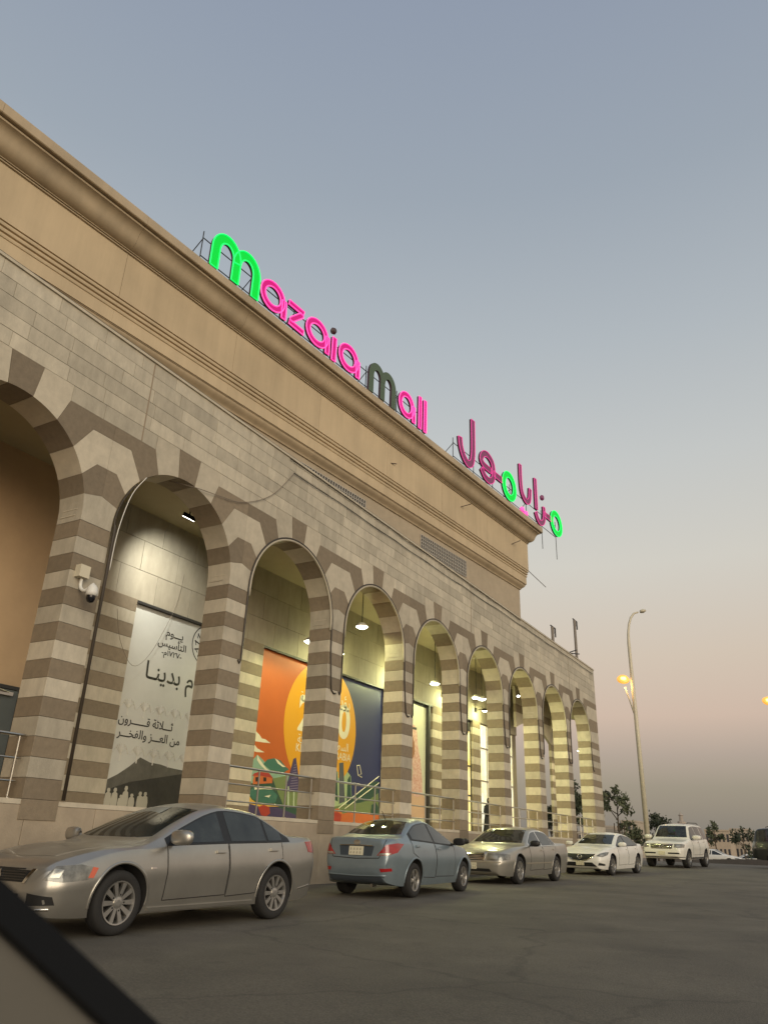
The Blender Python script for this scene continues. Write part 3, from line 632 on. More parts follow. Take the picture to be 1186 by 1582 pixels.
for nm, L, m, k in (('ridge', [(285, 1018), (300, 1050), (350, 1120), (390, 1150), (360, 1150), (310, 1100), (282, 1060)], cream, 4),
    ('ridge', [(418, 1047), (440, 1060), (475, 1095), (500, 1112), (478, 1112), (440, 1085)], cream, 5),
    ('house_roof', [(245, 1180), (262, 1160), (300, 1148), (372, 1158), (404, 1198), (380, 1192), (300, 1176)], red, 7),
    ('house_window', [(270, 1190), (292, 1188), (292, 1222), (270, 1224)], ink, 6), ('house_window', [(330, 1190), (352, 1192), (352, 1222), (330, 1222)], ink, 6),
    ('reflection', [(260, 1262), (385, 1262), (398, 1285), (330, 1280), (262, 1285)], cream, 7), ('reflection', [(335, 1335), (385, 1325), (372, 1345)], cream, 7),
    ('palm_stem', [(515, 1260), (524, 1260), (524, 1420), (513, 1420)], ltg_, 10), ('palm_stem', [(558, 1300), (566, 1300), (564, 1420), (555, 1420)], ltg_, 10)): pr(p3, nm, k3(L), m, k, C3)
for q in range(11):
    zz = 1090+20*q; hw_ = 8+4.2*q
    pr(p3, 'tower_stripe', k3([(572-hw_, zz+6), (574+hw_*.45, zz), (574+hw_*.45, zz+6), (572-hw_, zz+12)]), stripe_m, 10, C3)
k4 = lambda L: [(500+a/5.86, 1020+b/5.86) for a, b in L]
C4 = (20.9, 24.08, Z(.44), 9)
gt = fm('poster tower grey', (86, 92, 96)); ltg = fm('poster light green', (170, 190, 140))
for nm, L, m, k in (
    ('skyline', [(70, 1010), (130, 1010), (130, 1060), (150, 1080), (180, 1060), (215, 1010), (245, 1050), (250, 1200), (260, 1330), (70, 1330)], ltg, 2),
    ('tower', [(85, 1010), (120, 1005), (128, 1280), (85, 1260)], dgr, 3),
    ('tower', [(140, 930), (178, 925), (190, 1280), (138, 1300)], gt, 4),
    ('tower', [(215, 1080), (240, 1040), (252, 1320), (205, 1310)], dgr, 4),
    ('hillside', [(250, 1250), (330, 1180), (440, 1105), (495, 1095), (495, 1200), (400, 1270), (250, 1330)], dgr, 3),
    ('meadow', [(60, 1330), (180, 1310), (330, 1290), (400, 1270), (495, 1200), (500, 1400), (60, 1400)], grn, 5),
    ('flowers', [(60, 1360), (130, 1340), (170, 1390), (250, 1370), (330, 1385), (420, 1380), (500, 1400), (500, 1520), (60, 1500)], brk, 6),
    ('flowers', [(70, 1390), (120, 1370), (160, 1400), (150, 1460), (75, 1480)], red, 7),
    ('grass', [(420, 1400), (430, 1310), (470, 1290), (492, 1330), (492, 1400)], dgr, 8)):
    pr(p4, nm, k4(L), m, k, C4)
for L in ([(300, 955), (325, 950), (340, 1030), (310, 1040), (300, 955)], [(310, 1040), (345, 1060)], [(130, 1345), (500, 1050)], [(190, 1345), (500, 1110)]):
    b = MB(); b.tube([at(q[0], q[1], X=PX+.004) for q in k4(L)], .014, 4); sp_(b.build('white_line', cream), p4)
# portrait poster and lit shop windows
p5 = poster(25.3, 27.55, PZ0, Z(4.95), mat('poster cream green', (.62, .62, .45), .5, var=.08, scale=1), 'pale poster of a man in red checked headdress beside the pillar')
k5 = lambda L: [(500+a/5.93, 1080+b/5.93) for a, b in L]
hd = mat('poster headdress', lin(190, 120, 105), .6, var=.5, scale=14, dark=lin(225, 205, 190)[:3]); skin = fm('poster skin', (150, 105, 75)); C5 = (25.33, 27.5, Z(.44), 9)
pr(p5, 'robe', k5([(760, 900), (800, 860), (900, 860), (935, 910), (935, 1090), (700, 1090)]), fm('poster robe', (205, 170, 140)), 2, C5)
pr(p5, 'headdress', k5([(770, 230), (800, 215), (850, 260), (862, 430), (885, 560), (898, 720), (905, 880), (850, 900), (800, 870), (815, 640), (780, 420)]), hd, 3, C5)
pr(p5, 'face', k5([(760, 290), (800, 290), (830, 400), (832, 500), (800, 570), (760, 570)]), skin, 4, C5)
pr(p5, 'headband', k5([(770, 235), (800, 250), (850, 262), (848, 285), (800, 272), (770, 262)]), ink, 5, C5)
for z in (Z(.43), ):
    b = MB(); b.box(BX-.05, BX+.06, 27.6, 27.72, Z(.43), Z(5.06)); sp_(b.build('frame_post', M['dark_metal']), p5)
shopw = mat('lit shop window', (.8, .75, .5), .4, var=.5, scale=1.3, dark=(.75, .55, .12)); 
bs = shopw.node_tree.nodes['Principled BSDF']; L_ = shopw.node_tree.links
L_.new(bs.inputs['Base Color'].links[0].from_socket, bs.inputs['Emission Color']); bs.inputs['Emission Strength'].default_value = .85
r = empty('display_window', (PX, 30.4, Z(.43)), label='tall lit yellow display window between striped pilasters', cat='shop window')
b = MB(); b.box(PX-.02, PX, 29.1, 31.85, Z(.45), Z(4.6)); sp_(b.build('lit_panel', shopw), r)
for z in (1.9, 3.1, 4.6): b = MB(); b.box(PX, PX+.04, 29.1, 31.85, Z(z), Z(z+.06)); sp_(b.build('glazing_bar', M['dark_metal']), r)
for y in (29.1, 30.4, 31.8): b = MB(); b.box(PX, PX+.035, y, y+.05, Z(.45), Z(4.6)); sp_(b.build('glazing_bar', M['dark_metal']), r)
b = MB(); b.box(PX, PX+.02, 30.7, 31.5, Z(3.2), Z(3.9)); sp_(b.build('printed_panel', brk), r)
r = empty('shop_front', (PX, 35, Z(.43)), label='bright white glazed shop front at the end of the gallery', cat='shop window')
sw = mat('lit shop front', (.85, .85, .75), .4, var=.35, scale=1.6, dark=(.7, .62, .3)); bs = sw.node_tree.nodes['Principled BSDF']
sw.node_tree.links.new(bs.inputs['Base Color'].links[0].from_socket, bs.inputs['Emission Color']); bs.inputs['Emission Strength'].default_value = .9
b = MB(); b.box(PX-.02, PX, 32.8, 36.85, Z(.45), Z(5.05)); sp_(b.build('lit_panel', sw), r)
for y in (33.6, 34.6, 35.6, 36.8): b = MB(); b.box(PX, PX+.05, y, y+.06, Z(.45), Z(5.05)); sp_(b.build('glazing_bar', M['steel']), r)
for z in (2.6, 4.0): b = MB(); b.box(PX, PX+.045, 32.8, 36.85, Z(z), Z(z+.06)); sp_(b.build('glazing_bar', M['steel']), r)
# steel door in the nearest bay
r = empty('steel_door', (BX, 9.1, Z(.43)), label='grey steel door with a closer arm under the left arch', cat='door')
gd = mat('grey door paint', (.10, .115, .11), .5, var=.15, scale=3)
b = MB(); b.box(BX, BX+.05, 8.62, 9.55, Z(.44), Z(2.5)); sp_(b.build('door_leaf', gd), r)
for y in (8.55, 9.56): b = MB(); b.box(BX, BX+.07, y, y+.07, Z(.44), Z(2.58)); sp_(b.build('door_frame', M['dark_metal']), r)
b = MB(); b.box(BX, BX+.069, 8.62, 9.56, Z(2.51), Z(2.579)); sp_(b.build('door_frame', M['dark_metal']), r)
b = MB(); b.box(BX+.05, BX+.12, 9.1, 9.4, Z(2.38), Z(2.45)); b.tube([(BX+.12, 9.3, Z(2.44)), (BX+.22, 9.0, Z(2.46)), (BX+.1, 8.75, Z(2.48))], .012, 5); sp_(b.build('door_closer', M['steel']), r)
b = MB(); b.tube([(BX+.05, 8.72, Z(1.45)), (BX+.1, 8.72, Z(1.45)), (BX+.1, 8.86, Z(1.45))], .014, 6); sp_(b.build('handle', M['steel']), r)

# ------------------------------------------------------------------ hand rails between the pillars
def rail(y0, y1, label):
    r = empty('handrail', (F-.15, (y0+y1)/2, Z(.425)), label=label, cat='handrail', group='steel handrails between the pillars'); X = F-.15
    for z, rr in ((1.37, .026), (1.02, .017), (.68, .017)):
        b = MB(); b.tube([(X, y0, Z(z)), (X, y1, Z(z))], rr, 8); sp_(b.build('rail', M['steel']), r)
    n = 3
    for k in range(n+1):
        y = y0+.1+(y1-y0-.2)*k/n
        b = MB(); b.tube([(X, y, Z(.425)), (X, y, Z(1.36))], .02, 8); b.lathe([(.05, 0), (.05, .012), (.021, .02)], 8, 'z', (X, y, Z(.425))); sp_(b.build('post', M['steel']), r)
NAMES = {1: 'steel handrail beside the grey door at the left edge', 3: 'steel handrail in front of the orange poster', 4: 'steel handrail in front of the blue poster', 5: 'steel handrail in front of the portrait poster', 6: 'steel handrail in front of the yellow display window', 7: 'steel handrail in the third arch from the far corner', 8: 'steel handrail in the second arch from the far corner', 9: 'steel handrail in the arch at the far corner'}
for i, t in NAMES.items(): rail(PY(i)-2*RAD+.06, PY(i)-.06, t)

# ------------------------------------------------------------------ cables, pipe, camera, roof poles
rope_m = mat('rope light', (.05, .04, .03), .5); pale_m = mat('pale arch edge', (.45, .40, .30), .5)
XR = F+.022
for i in range(3, 10):
    c = PY(i)-RAD; path = []
    zb = Z(3.55 if i < 8 else 3.75)
    a0 = c-RAD-.05
    path += [(XR, a0-.10, zb+.0), (XR, a0-.05, zb-.06), (XR, a0, zb+.02), (XR, a0, zb+.8)]
    path += [(XR, c+(RAD+.05)*math.cos(R(t)), CZ+(RAD+.05)*math.sin(R(t))) for t in range(180, -1, -6)]
    a1 = c+RAD+.05+(.16 if i < 9 else .1)
    path += [(XR, c+RAD+.06, Z(4.6)), (XR, a1-.06, zb+.3), (XR, a1-.02, zb), (XR, a1+.1, zb-.08), (XR, a1+.2, zb-.06)]
    nm = {3: 'over the orange poster', 4: 'over the blue poster', 5: 'over the portrait poster', 6: 'over the yellow display window', 7: 'third from the far corner', 8: 'second from the far corner', 9: 'nearest the far corner'}[i]
    r = empty('rope_light', (F, c, CZ+RAD), label='dark unlit rope light outlining the arch '+nm, cat='rope light', group='rope lights around the arches')
    b = MB(); b.tube(path, .022, 6); sp_(b.build('cable', rope_m, smooth=True), r)
    b = MB(); b.tube([(F+.012, c+(RAD+.004)*math.cos(R(t)), CZ+(RAD+.004)*math.sin(R(t))) for t in range(186, -7, -6)], .03, 6); sp_(b.build('pale_arch_edge', pale_m, smooth=True), r)  # lighter edge of the arch stones, built as a thin tube
def cable(pts, rad_, label, m=None, name='cable'):
    b = MB(); b.tube(smooth_path(pts, 5), rad_, 6); o = b.build(name, m or M['black'], smooth=True); tag(o, label, 'cable', 'loose cables on the facade'); return o
rnd = random.Random(5)
cable([(F+.04, 13.8+k*1.05, Z(9.04)+rnd.uniform(-.025, .025)) for k in range(17)], .011, 'upper black cable running along the parapet')
cable([(F+.035, 14.0+k*1.07, Z(8.74)+.12*k/25+rnd.uniform(-.025, .02)) for k in range(27)], .011, 'lower black cable running along the parapet to the corner')
cable([(F-.3, 10.2, Z(6.9)), (F+.03, 10.7, Z(6.88)), (F+.05, 11.4, Z(6.98)), (F+.04, 12.2, Z(7.15)), (F+.04, 13.2, Z(7.75)), (F+.04, 14.0, Z(8.7))], .008, 'thin cable sagging from the arch with the floodlight to the parapet', M['kerb'])
cable([(-13.95, 13.5, Z(6.2)), (-13.93, 13.4, Z(5.5)), (-13.85, 13.1, Z(4.8)), (-13.9, 12.7, Z(3.9)), (-13.85, 12.2, Z(3.55)), (-13.7, 11.6, Z(4.0)), (-13.5, 11.2, Z(4.6))], .005, 'thin cable drooping across the white poster', M['kerb'])
b = MB(); b.tube([(F+.03, 8.80, Z(.44)), (F+.03, 8.80, Z(5.2))]+[(F+.02, PY(2)-RAD-(RAD-.02)*math.cos(R(t)), CZ+(RAD-.02)*math.sin(R(t))) for t in range(4, 40, 5)], [.03, .03]+[.014]*8, 8)
o = b.build('drain_pipe', mat('brown pipe', (.05, .038, .026), .6), smooth=True); tag(o, 'dark vertical pipe on the pillar left of the white poster', 'pipe')
cable([(F+.06, 8.83, Z(4.4)), (F+.07, 8.85, Z(5.2)), (F+.06, 9.02, Z(6.0)), (F+.06, 9.3, Z(6.5))], .009, 'pale wire beside the dark pipe on the near pillar', M['white_p'])
r = empty('security_camera', (F, 8.27, Z(4.1)), label='white dome security camera on an arm on the near striped pillar', cat='camera')
b = MB(); b.box(0, .14, -.11, .10, -.02, .20); o = b.build('junction_box', mat('cream plastic', (.62, .56, .42), .5), r)
b = MB(); b.tube(smooth_path([(.05, .02, -.02), (.06, .02, -.18), (.16, .03, -.26), (.26, .05, -.22), (.34, .06, -.16), (.34, .06, -.22)], 4), .03, 8); b.build('arm', M['white_p'], r, True)
b = MB(); b.lathe([(0, -.16), (.05, -.17), (.085, -.22), (.10, -.30), (.10, -.36), (.07, -.37)], 16, 'z', (.34, .06, 0)); b.build('housing', M['white_p'], r, True)
b = MB(); b.lathe([(.078, -.36), (.078, -.42), (.055, -.475), (0, -.495)], 16, 'z', (.34, .06, 0)); b.build('dome', mat('smoked dome', (.01, .01, .012), .1), r, True)
for px, y0, z1, t in ((893, 39.75, 11.4, 'taller grey pole with a hooked arm on the parapet'), (860, 35.8, 10.05, 'shorter grey pole with a hooked arm on the parapet')):
    r = empty('parapet_pole', (F-.2, y0, Z(9.1)), label=t, cat='pole', group='poles on the parapet'); h = z1-9.1
    b = MB(); b.tube([(0, 0, 0), (0, 0, h)], .075, 8); b.build('post', mat('grey pole', (.22, .19, .16), .6), r)
    b = MB(); b.tube([(0, -.25, h+.02), (0, .45, h+.02), (0, .45, h-.42)], .035, 6); b.tube([(0, .2, h+.02), (0, .2, h-.3)], .03, 6); b.build('arm', M['dark_metal'], r)
b = MB(); b.tube([(F-.1, 37.9, Z(9.2)), (F+.1, 38.7, Z(9.5))], .03, 6); b.tube([(F-.1, 38.0, Z(9.2)), (F+.15, 39.0, Z(9.35))], .03, 6)
o = b.build('loose_pipe', M['dark_metal']); tag(o, 'two short pipe stubs tied together leaning over the parapet edge', 'pipe')
# person in black robe in the gallery
def robed_person(loc, rz, hgt, label):
    b = MB(); prof = [(.30, 0), (.31, .04), (.27, .35), (.235, .7), (.20, .95), (.205, 1.12), (.215, 1.26), (.17, 1.36), (.085, 1.41), (.08, 1.44), (.115, 1.49), (.125, 1.56), (.115, 1.62), (.07, 1.67), (0, 1.685)]
    seg = 18; k = hgt/1.685
    v = [(r_*k*math.cos(2*math.pi*q/seg)*(.72 if .2 < z < 1.42 else .95), r_*k*math.sin(2*math.pi*q/seg)*(1.05 if z < 1.42 else .9), z*k) for r_, z in prof for q in range(seg)]
    f = [(i*seg+q, i*seg+(q+1) % seg, (i+1)*seg+(q+1) % seg, (i+1)*seg+q) for i in range(len(prof)-1) for q in range(seg)]
    b.add(v, f)
    r = empty('person', loc, rz, label=label, cat='person')
    b.build('robe', mat('black cloth', (.012, .012, .016), .8), r, True)
    b = MB(); b.lathe([(0, -.05), (.055, -.02), (.06, .03), (.03, .075), (0, .08)], 12, 'x', (.085*k, 0, 1.56*k)); b.build('face', mat('skin', (.35, .2, .13), .6), r, True)
    for s in (-1, 1):
        b = MB(); b.tube([(0, s*.19*k, 1.3*k), (.03, s*.24*k, 1.02*k), (.14, s*.16*k, .88*k), (.2, s*.06*k, .9*k)], [.06*k, .055*k, .05*k, .03*k], 8); b.build('sleeve', bpy.data.materials['black cloth'], r, True)
robed_person((-13.7, 33.0, Z(.425)), -.9, 1.5, 'person in a black robe standing in the lit gallery')
# ------------------------------------------------------------------ cars
def interp(pts, x):                           # monotone cubic through (x, y) points, any order
    P = sorted(pts); n = len(P)
    if x <= P[0][0]: return P[0][1]
    if x >= P[-1][0]: return P[-1][1]
    d = [(P[i+1][1]-P[i][1])/(P[i+1][0]-P[i][0]) for i in range(n-1)]
    m = [d[0]]+[0 if d[i-1]*d[i] <= 0 else 2*d[i-1]*d[i]/(d[i-1]+d[i]) for i in range(1, n-1)]+[d[-1]]
    for i in range(n-1):
        if x <= P[i+1][0]:
            h = P[i+1][0]-P[i][0]; t = (x-P[i][0])/h
            return (2*t**3-3*t*t+1)*P[i][1]+(t**3-2*t*t+t)*h*m[i]+(-2*t**3+3*t*t)*P[i+1][1]+(t**3-t*t)*h*m[i+1]
def paint(name, c, metal=.75, rough=.34, dust=.25):
    m = mat(name, c, rough, metal, coat=.35, var=.14, scale=2.6, spec=.5); return m
CG = mat('car glass', (.034, .040, .038), .03, 0, spec=.7, var=.75, scale=3.5)
CT = mat('tyre rubber', (.018, .017, .016), .85, bump=.2, bscale=120)
CB = mat('car black trim', (.012, .012, .012), .5)
CS = mat('car seam', (.02, .018, .016), .8)
CC = mat('chrome', (.72, .70, .66), .12, 1)
RIM = mat('alloy wheel', (.52, .50, .46), .32, .9)
RIMD = mat('wheel well', (.015, .014, .013), .9)
HL = mat('headlamp glass', (.30, .285, .24), .12, .3, coat=1, var=.75, scale=9, dark=(.07, .066, .055))
HLI = mat('headlamp reflector', (.42, .40, .35), .25, .7)
TL = mat('tail lamp red', (.36, .012, .014), .12, coat=1, var=.35, scale=11)
AMB = mat('amber lens', (.55, .09, .03), .2, coat=1)
PLT = mat('number plate', (.62, .58, .42), .5); PLK = mat('plate print', (.40, .36, .26), .6)

class Car:
    def __init__(s, name, label, group, P, col):
        s.P = P; s.root = empty(name, label=label, cat=P.get('cat', 'car'), group=group); s.col = col
        n = P['L']/2; s.n = n; Hh = P['H']; W = P['W']/2; cx, cz, wx, px, rx, dx, dz, hz = (P[k] for k in ('cx', 'cz', 'wx', 'px', 'rx', 'dx', 'dz', 'hz'))
        bz = P.get('bz', .2); bump = P.get('bump', .5)
        if 'zt' in P: s.zt = P['zt']
        else:
            s.zt = [(n, bump+.06), (n-.03, hz-.11), (n-.09, hz-.045), (n-.22, hz), ((n-.22+cx)/2, (hz+cz)/2+.035), (cx, cz), (cx+(wx-cx)*.5, cz+(Hh-.045-cz)*.55), (wx, Hh-.045), (px, Hh), (rx, Hh-.055),
                    (rx+(dx-rx)*.5, dz+(Hh-.055-dz)*.54), (dx, dz), (-n+.16, dz-.012), (-n+.07, dz-.05), (-n+.03, .78), (-n, .62)]
        k = P.get('ck', .13)
        s.zc = P.get('zc') or [(n, bump+.04), (n-.05, hz-.15), (n-.22, hz-.03), ((n-.22+cx)/2, (hz+cz)/2), (cx, cz-.045), (cx-k, cz+.0), (cx-k+(wx-cx)*.5, cz+(Hh-.11-cz)*.56), (wx-k, Hh-.10), (px, Hh-.065), (rx+.05, Hh-.11),
                    (rx+.08+(dx-rx)*.5, dz+(Hh-.13-dz)*.52), (dx+.12, dz-.02), (-n+.16, dz-.035), (-n+.06, dz-.09), (-n, .6)]
        s.zs = P.get('zs') or [(n, bump), (n-.1, hz-.13), (n-.3, hz-.08), (cx+.4, cz-.11), (cx, cz-.075), (0, P['belt']), (dx, P['belt']+.045), (-n+.25, dz-.06), (-n+.08, dz-.14), (-n, .56)]
        s.zb = [(n, bump-.1), (n-.03, bz+.1), (n-.15, bz+.02), (n-.6, bz), (-n+.6, bz+.01), (-n+.15, bz+.07), (-n+.04, bz+.16), (-n, .46)]
        q = P.get('nose', .46)
        s.w = [(n, q), (n-.03, q+.17), (n-.1, W-.16), (n-.28, W-.065), (n-.7, W-.015), (.4, W), (-.8, W), (-n+.75, W-.02), (-n+.3, W-.075), (-n+.1, W-.16), (-n+.03, q+.2), (-n, q+.02)]
        s.tum = P.get('tum', .50)
        s.build()
    def sect(s, x):
        w, zb, zt = interp(s.w, x), interp(s.zb, x), interp(s.zt, x)
        zc = min(interp(s.zc, x), zt-.008); zs = min(interp(s.zs, x), zc-.015); o = []
        o += [(0, zb), (.5*w, zb), (w-.14, zb)]
        for t in (0, .06, .14, .25, .38, .5, .6, .7, .8, .88, .94, .98, 1):
            ins = .085*(1-t)**3+.055*t**5 - .012*math.exp(-((t-.62)/.10)**2)
            o.append((w-ins, zb+t*(zs-zb)))
        ws = w-.055; hgt = zc-zs; wc = ws-.03-min(.06, hgt)*.7-s.tum*max(hgt-.06, 0)
        for t in (.03, .12, .3, .5, .7, .85, .94): o.append((ws+(wc-ws)*t, zs+hgt*t))
        B = (wc, zc); A = (ws+(wc-ws)*.94, zs+hgt*.94); Cc = (wc*.88, zc+(zt-zc)*.35)
        for t in (.25, .5, .75): o.append(((1-t)**2*A[0]+2*t*(1-t)*B[0]+t*t*Cc[0], (1-t)**2*A[1]+2*t*(1-t)*B[1]+t*t*Cc[1]))
        for t in (0, .15, .32, .5, .68, .85, 1): o.append((Cc[0]*(1-t), Cc[1]+(zt-Cc[1])*(1-(1-t)**2)))
        return o
    def build(s):
        n = s.n; xs = sorted(set([round(-n+.0+.012*k, 3) for k in range(10)]+[round(n-.012*k, 3) for k in range(10)]+[round(-n+.12+(2*n-.24)*k/84, 4) for k in range(85)]))
        v = []; ring = []
        for x in xs:
            h = s.sect(x); full = [(x, y, z) for y, z in h]+[(x, -y, z) for y, z in h[-2:0:-1]]
            ring.append(len(full)); v += full
        K = ring[0]; f = []
        for i in range(len(xs)-1):
            for k in range(K): f.append((i*K+k, (i+1)*K+k, (i+1)*K+(k+1) % K, i*K+(k+1) % K))
        f += [tuple(range(K)), tuple(range((len(xs)-1)*K, len(xs)*K))[::-1]]
        body = obj('body', v, f, mats=[s.col, RIMD], smooth=True)
        bm = bmesh.new(); bm.from_mesh(body.data); bmesh.ops.recalc_face_normals(bm, faces=bm.faces); bm.to_mesh(body.data)
        bm.normal_update(); s.bvh = BVHTree.FromBMesh(bm); bm.free()
        cut = []
        for ax in (s.P['fa'], s.P['ra']):
            for sg in (1, -1):
                b = MB(); r = s.P['wr']+.055; W = s.P['W']/2
                b.lathe([(0, 0), (r, 0), (r, .6), (0, .6)], 40, 'y', (ax, W-.30 if sg > 0 else -W-.30, s.P['wr']+.015))
                c = b.build('cut', RIMD); bmc = bmesh.new(); bmc.from_mesh(c.data); bmesh.ops.remove_doubles(bmc, verts=bmc.verts, dist=.0005); bmesh.ops.recalc_face_normals(bmc, faces=bmc.faces); bmc.to_mesh(c.data); bmc.free()
                c.data.materials.clear(); c.data.materials.append(s.col); c.data.materials.append(RIMD); c.data.polygons.foreach_set('material_index', [1]*len(c.data.polygons))
                md = body.modifiers.new('b', 'BOOLEAN'); md.operation = 'DIFFERENCE'; md.solver = 'EXACT'; md.object = c; cut.append(c)
        dg = bpy.context.evaluated_depsgraph_get(); dg.update()
        me = bpy.data.meshes.new_from_object(body.evaluated_get(dg)); body.modifiers.clear(); body.data = me
        for c in cut: bpy.data.objects.remove(c)
        me.polygons.foreach_set('use_smooth', [True]*len(me.polygons))
        try: me.set_sharp_from_angle(angle=R(38))
        except Exception: pass
        body.parent = s.root; s.body = body
        for ax in (s.P['fa'], s.P['ra']):
            for sg in (1, -1): s.wheel(ax, sg)
    def wheel(s, ax, sg):
        P = s.P; r, W = P['wr'], P['W']/2; tw = P.get('tw', .205); rr = P['rim']
        if not hasattr(s, 'wm'):
            b = MB(); y1 = tw/2
            b.lathe([(rr, y1-.015), (rr+.02, y1), (r-.045, y1+.004), (r-.012, y1-.012), (r, y1-.04), (r, -y1+.04), (r-.012, -y1+.012), (rr, -y1), (rr, y1-.015)], 36, 'y')
            t = b.build('wheel', CT, smooth=True); s.tm = t.data; bpy.data.objects.remove(t)
            b = MB(); b.lathe([(rr+.004, y1-.02), (rr+.002, y1-.002), (rr-.012, y1-.004), (rr-.022, y1-.03), (rr-.03, 0)], 36, 'y'); b.cur = 1
            b.lathe([(rr-.02, -.01), (.0, -.012)], 24, 'y'); b.cur = 0
            ns = P['spokes']; sw = P.get('sw', .024)
            for k in range(ns):
                a = 2*math.pi*k/ns
                offs = [0] if P.get('stype', 1) == 1 else [-.17, .17]
                for of in offs:
                    c, q = math.cos(a+of*.0), math.sin(a+of*.0); c2, q2 = math.cos(a+of), math.sin(a+of)
                    hub = .05; ro = rr-.012
                    pin = Vector((c*hub, 0, q*hub)); pout = Vector((c2*ro, 0, q2*ro)); d = (pout-pin).normalized(); nrm = Vector((-d.z, 0, d.x))
                    w0, w1 = sw*.9, sw*1.35
                    vv = []
                    for pnt, wd, yf in ((pin, w0, y1-.022), (pout, w1, y1-.012)):
                        for sgn in (-1, 1):
                            for yy in (yf, yf-.035): vv.append((pnt.x+nrm.x*wd*sgn, yy, pnt.z+nrm.z*wd*sgn))
                    b.add(vv, [(0, 2, 6, 4), (1, 5, 7, 3), (0, 4, 5, 1), (2, 3, 7, 6)])
            b.lathe([(.062, y1-.03), (.058, y1-.012), (.03, y1-.008), (0, y1-.008)], 16, 'y')
            b.cur = 1
            for k in range(5):
                a = 2*math.pi*(k+.5)/5; b.lathe([(.011, 0), (.011, .004), (0, .004)], 6, 'y', (.085*math.cos(a), y1-.021, .085*math.sin(a)))
            t = b.build('rim', [RIM, RIMD], smooth=False); s.rm = t.data; bpy.data.objects.remove(t)
        o = link('wheel', s.tm, s.root, (ax, sg*(W-.035-tw/2), r), (0, 0, 0 if sg > 0 else math.pi))
        link('rim', s.rm, o)
    # project an outline given by rough 3d points onto the body
    def patch(s, name, pts, phi, m, off=.005, th=.02, res=.05, parent=None, hole=None, smooth=True):
        a = R(phi); o = Vector((math.cos(a), math.sin(a), 0)); u = Vector((-math.sin(a), math.cos(a), 0))
        P2 = [Vector((Vector(p).dot(u), p[2])) for p in pts]
        return s._patch(name, P2, o, u, Vector((0, 0, 1)), m, off, th, res, parent, smooth)
    def top(s, name, pts, m, off=.005, th=.02, res=.06, parent=None):
        return s._patch(name, [Vector((p[0], p[1])) for p in pts], Vector((0, 0, 1)), Vector((1, 0, 0)), Vector((0, 1, 0)), m, off, th, res, parent, True)
    def _patch(s, name, P2, o, u, vv, m, off, th, res, parent, smooth):
        E = []
        for i, p in enumerate(P2):
            q = P2[(i+1) % len(P2)]; k = max(1, int((q-p).length/res)); E += [p+(q-p)*(j/k) for j in range(k)]
        n = len(E); xs = [p.x for p in E]; ys = [p.y for p in E]; I = []
        def inside(x, y):
            c = False
            for i in range(n):
                a, b = E[i], E[i-1]
                if (a.y > y) != (b.y > y) and x < (b.x-a.x)*(y-a.y)/(b.y-a.y)+a.x: c = not c
            return c
        x = min(xs)+res*.5
        while x < max(xs):
            y = min(ys)+res*.5
            while y < max(ys):
                if inside(x, y) and min((Vector((x, y))-p).length for p in E) > res*.45: I.append(Vector((x, y)))
                y += res
            x += res
        vo, _, fo, *_ = delaunay_2d_cdt(E+I, [], [list(range(n))], 1, 1e-5)
        V = []; Nn = []
        for p in vo:
            org = o*6+u*p.x+vv*p.y
            hit, nr, _, _ = s.bvh.ray_cast(org, -o)
            if hit is None: hit, nr, _, _ = s.bvh.find_nearest(o*(s.n*.9)+u*p.x+vv*p.y)
            if nr.dot(o) < 0: nr = -nr
            V.append(hit+nr*off); Nn.append(nr)
        F2 = []
        for f in fo:
            nn = (V[f[1]]-V[f[0]]).cross(V[f[2]]-V[f[0]]); F2.append(tuple(f) if nn.dot(o) > 0 else tuple(f[::-1]))
        ed = {}
        for f in F2:
            for i in range(len(f)): ed[(f[i], f[(i+1) % len(f)])] = 1
        bd = [e for e in ed if (e[1], e[0]) not in ed]; k = len(V)
        V2 = V+[p-q*th for p, q in zip(V, Nn)]
        F2 += [(b, a, a+k, b+k) for a, b in bd]
        ob = obj(name, V2, F2, m, parent=parent or s.root, smooth=smooth)
        try: ob.data.set_sharp_from_angle(angle=R(40))
        except Exception: pass
        return ob
    def both(s, name, pts, phi, m, **k):
        a = s.patch(name, pts, phi, m, **k); b = s.patch(name, [(x, -y, z) for x, y, z in pts], -phi, m, **k); return a, b
    def ribbon(s, name, pts, phi, wd, m, off=.006, parent=None, closed=False):
        a = R(phi); o = Vector((math.cos(a), math.sin(a), 0)); V = []; Nn = []
        P = [Vector(p) for p in pts]; Q = []
        for i in range(len(P)-(0 if closed else 1)):
            p, q = P[i], P[(i+1) % len(P)]; k = max(1, int((q-p).length/.04)); Q += [p+(q-p)*(j/k) for j in range(k)]
        Q.append(P[0] if closed else P[-1])
        for p in Q:
            pp = p-o*p.dot(o); hit, nr, _, _ = s.bvh.ray_cast(o*6+pp, -o)
            if hit is None: hit, nr, _, _ = s.bvh.find_nearest(p)
            V.append(hit+nr*off); Nn.append(nr)
        v = []; f = []
        for i, p in enumerate(V):
            t = (V[min(i+1, len(V)-1)]-V[max(i-1, 0)]).normalized(); b = t.cross(Nn[i]).normalized()
            v += [p+b*wd/2, p-b*wd/2, p+b*wd/2-Nn[i]*.012, p-b*wd/2-Nn[i]*.012]
        for i in range(len(V)-1):
            k = 4*i; f += [(k, k+1, k+5, k+4), (k+2, k, k+4, k+6), (k+1, k+3, k+7, k+5)]
        return obj(name, v, f, m, parent=parent or s.root, smooth=True)
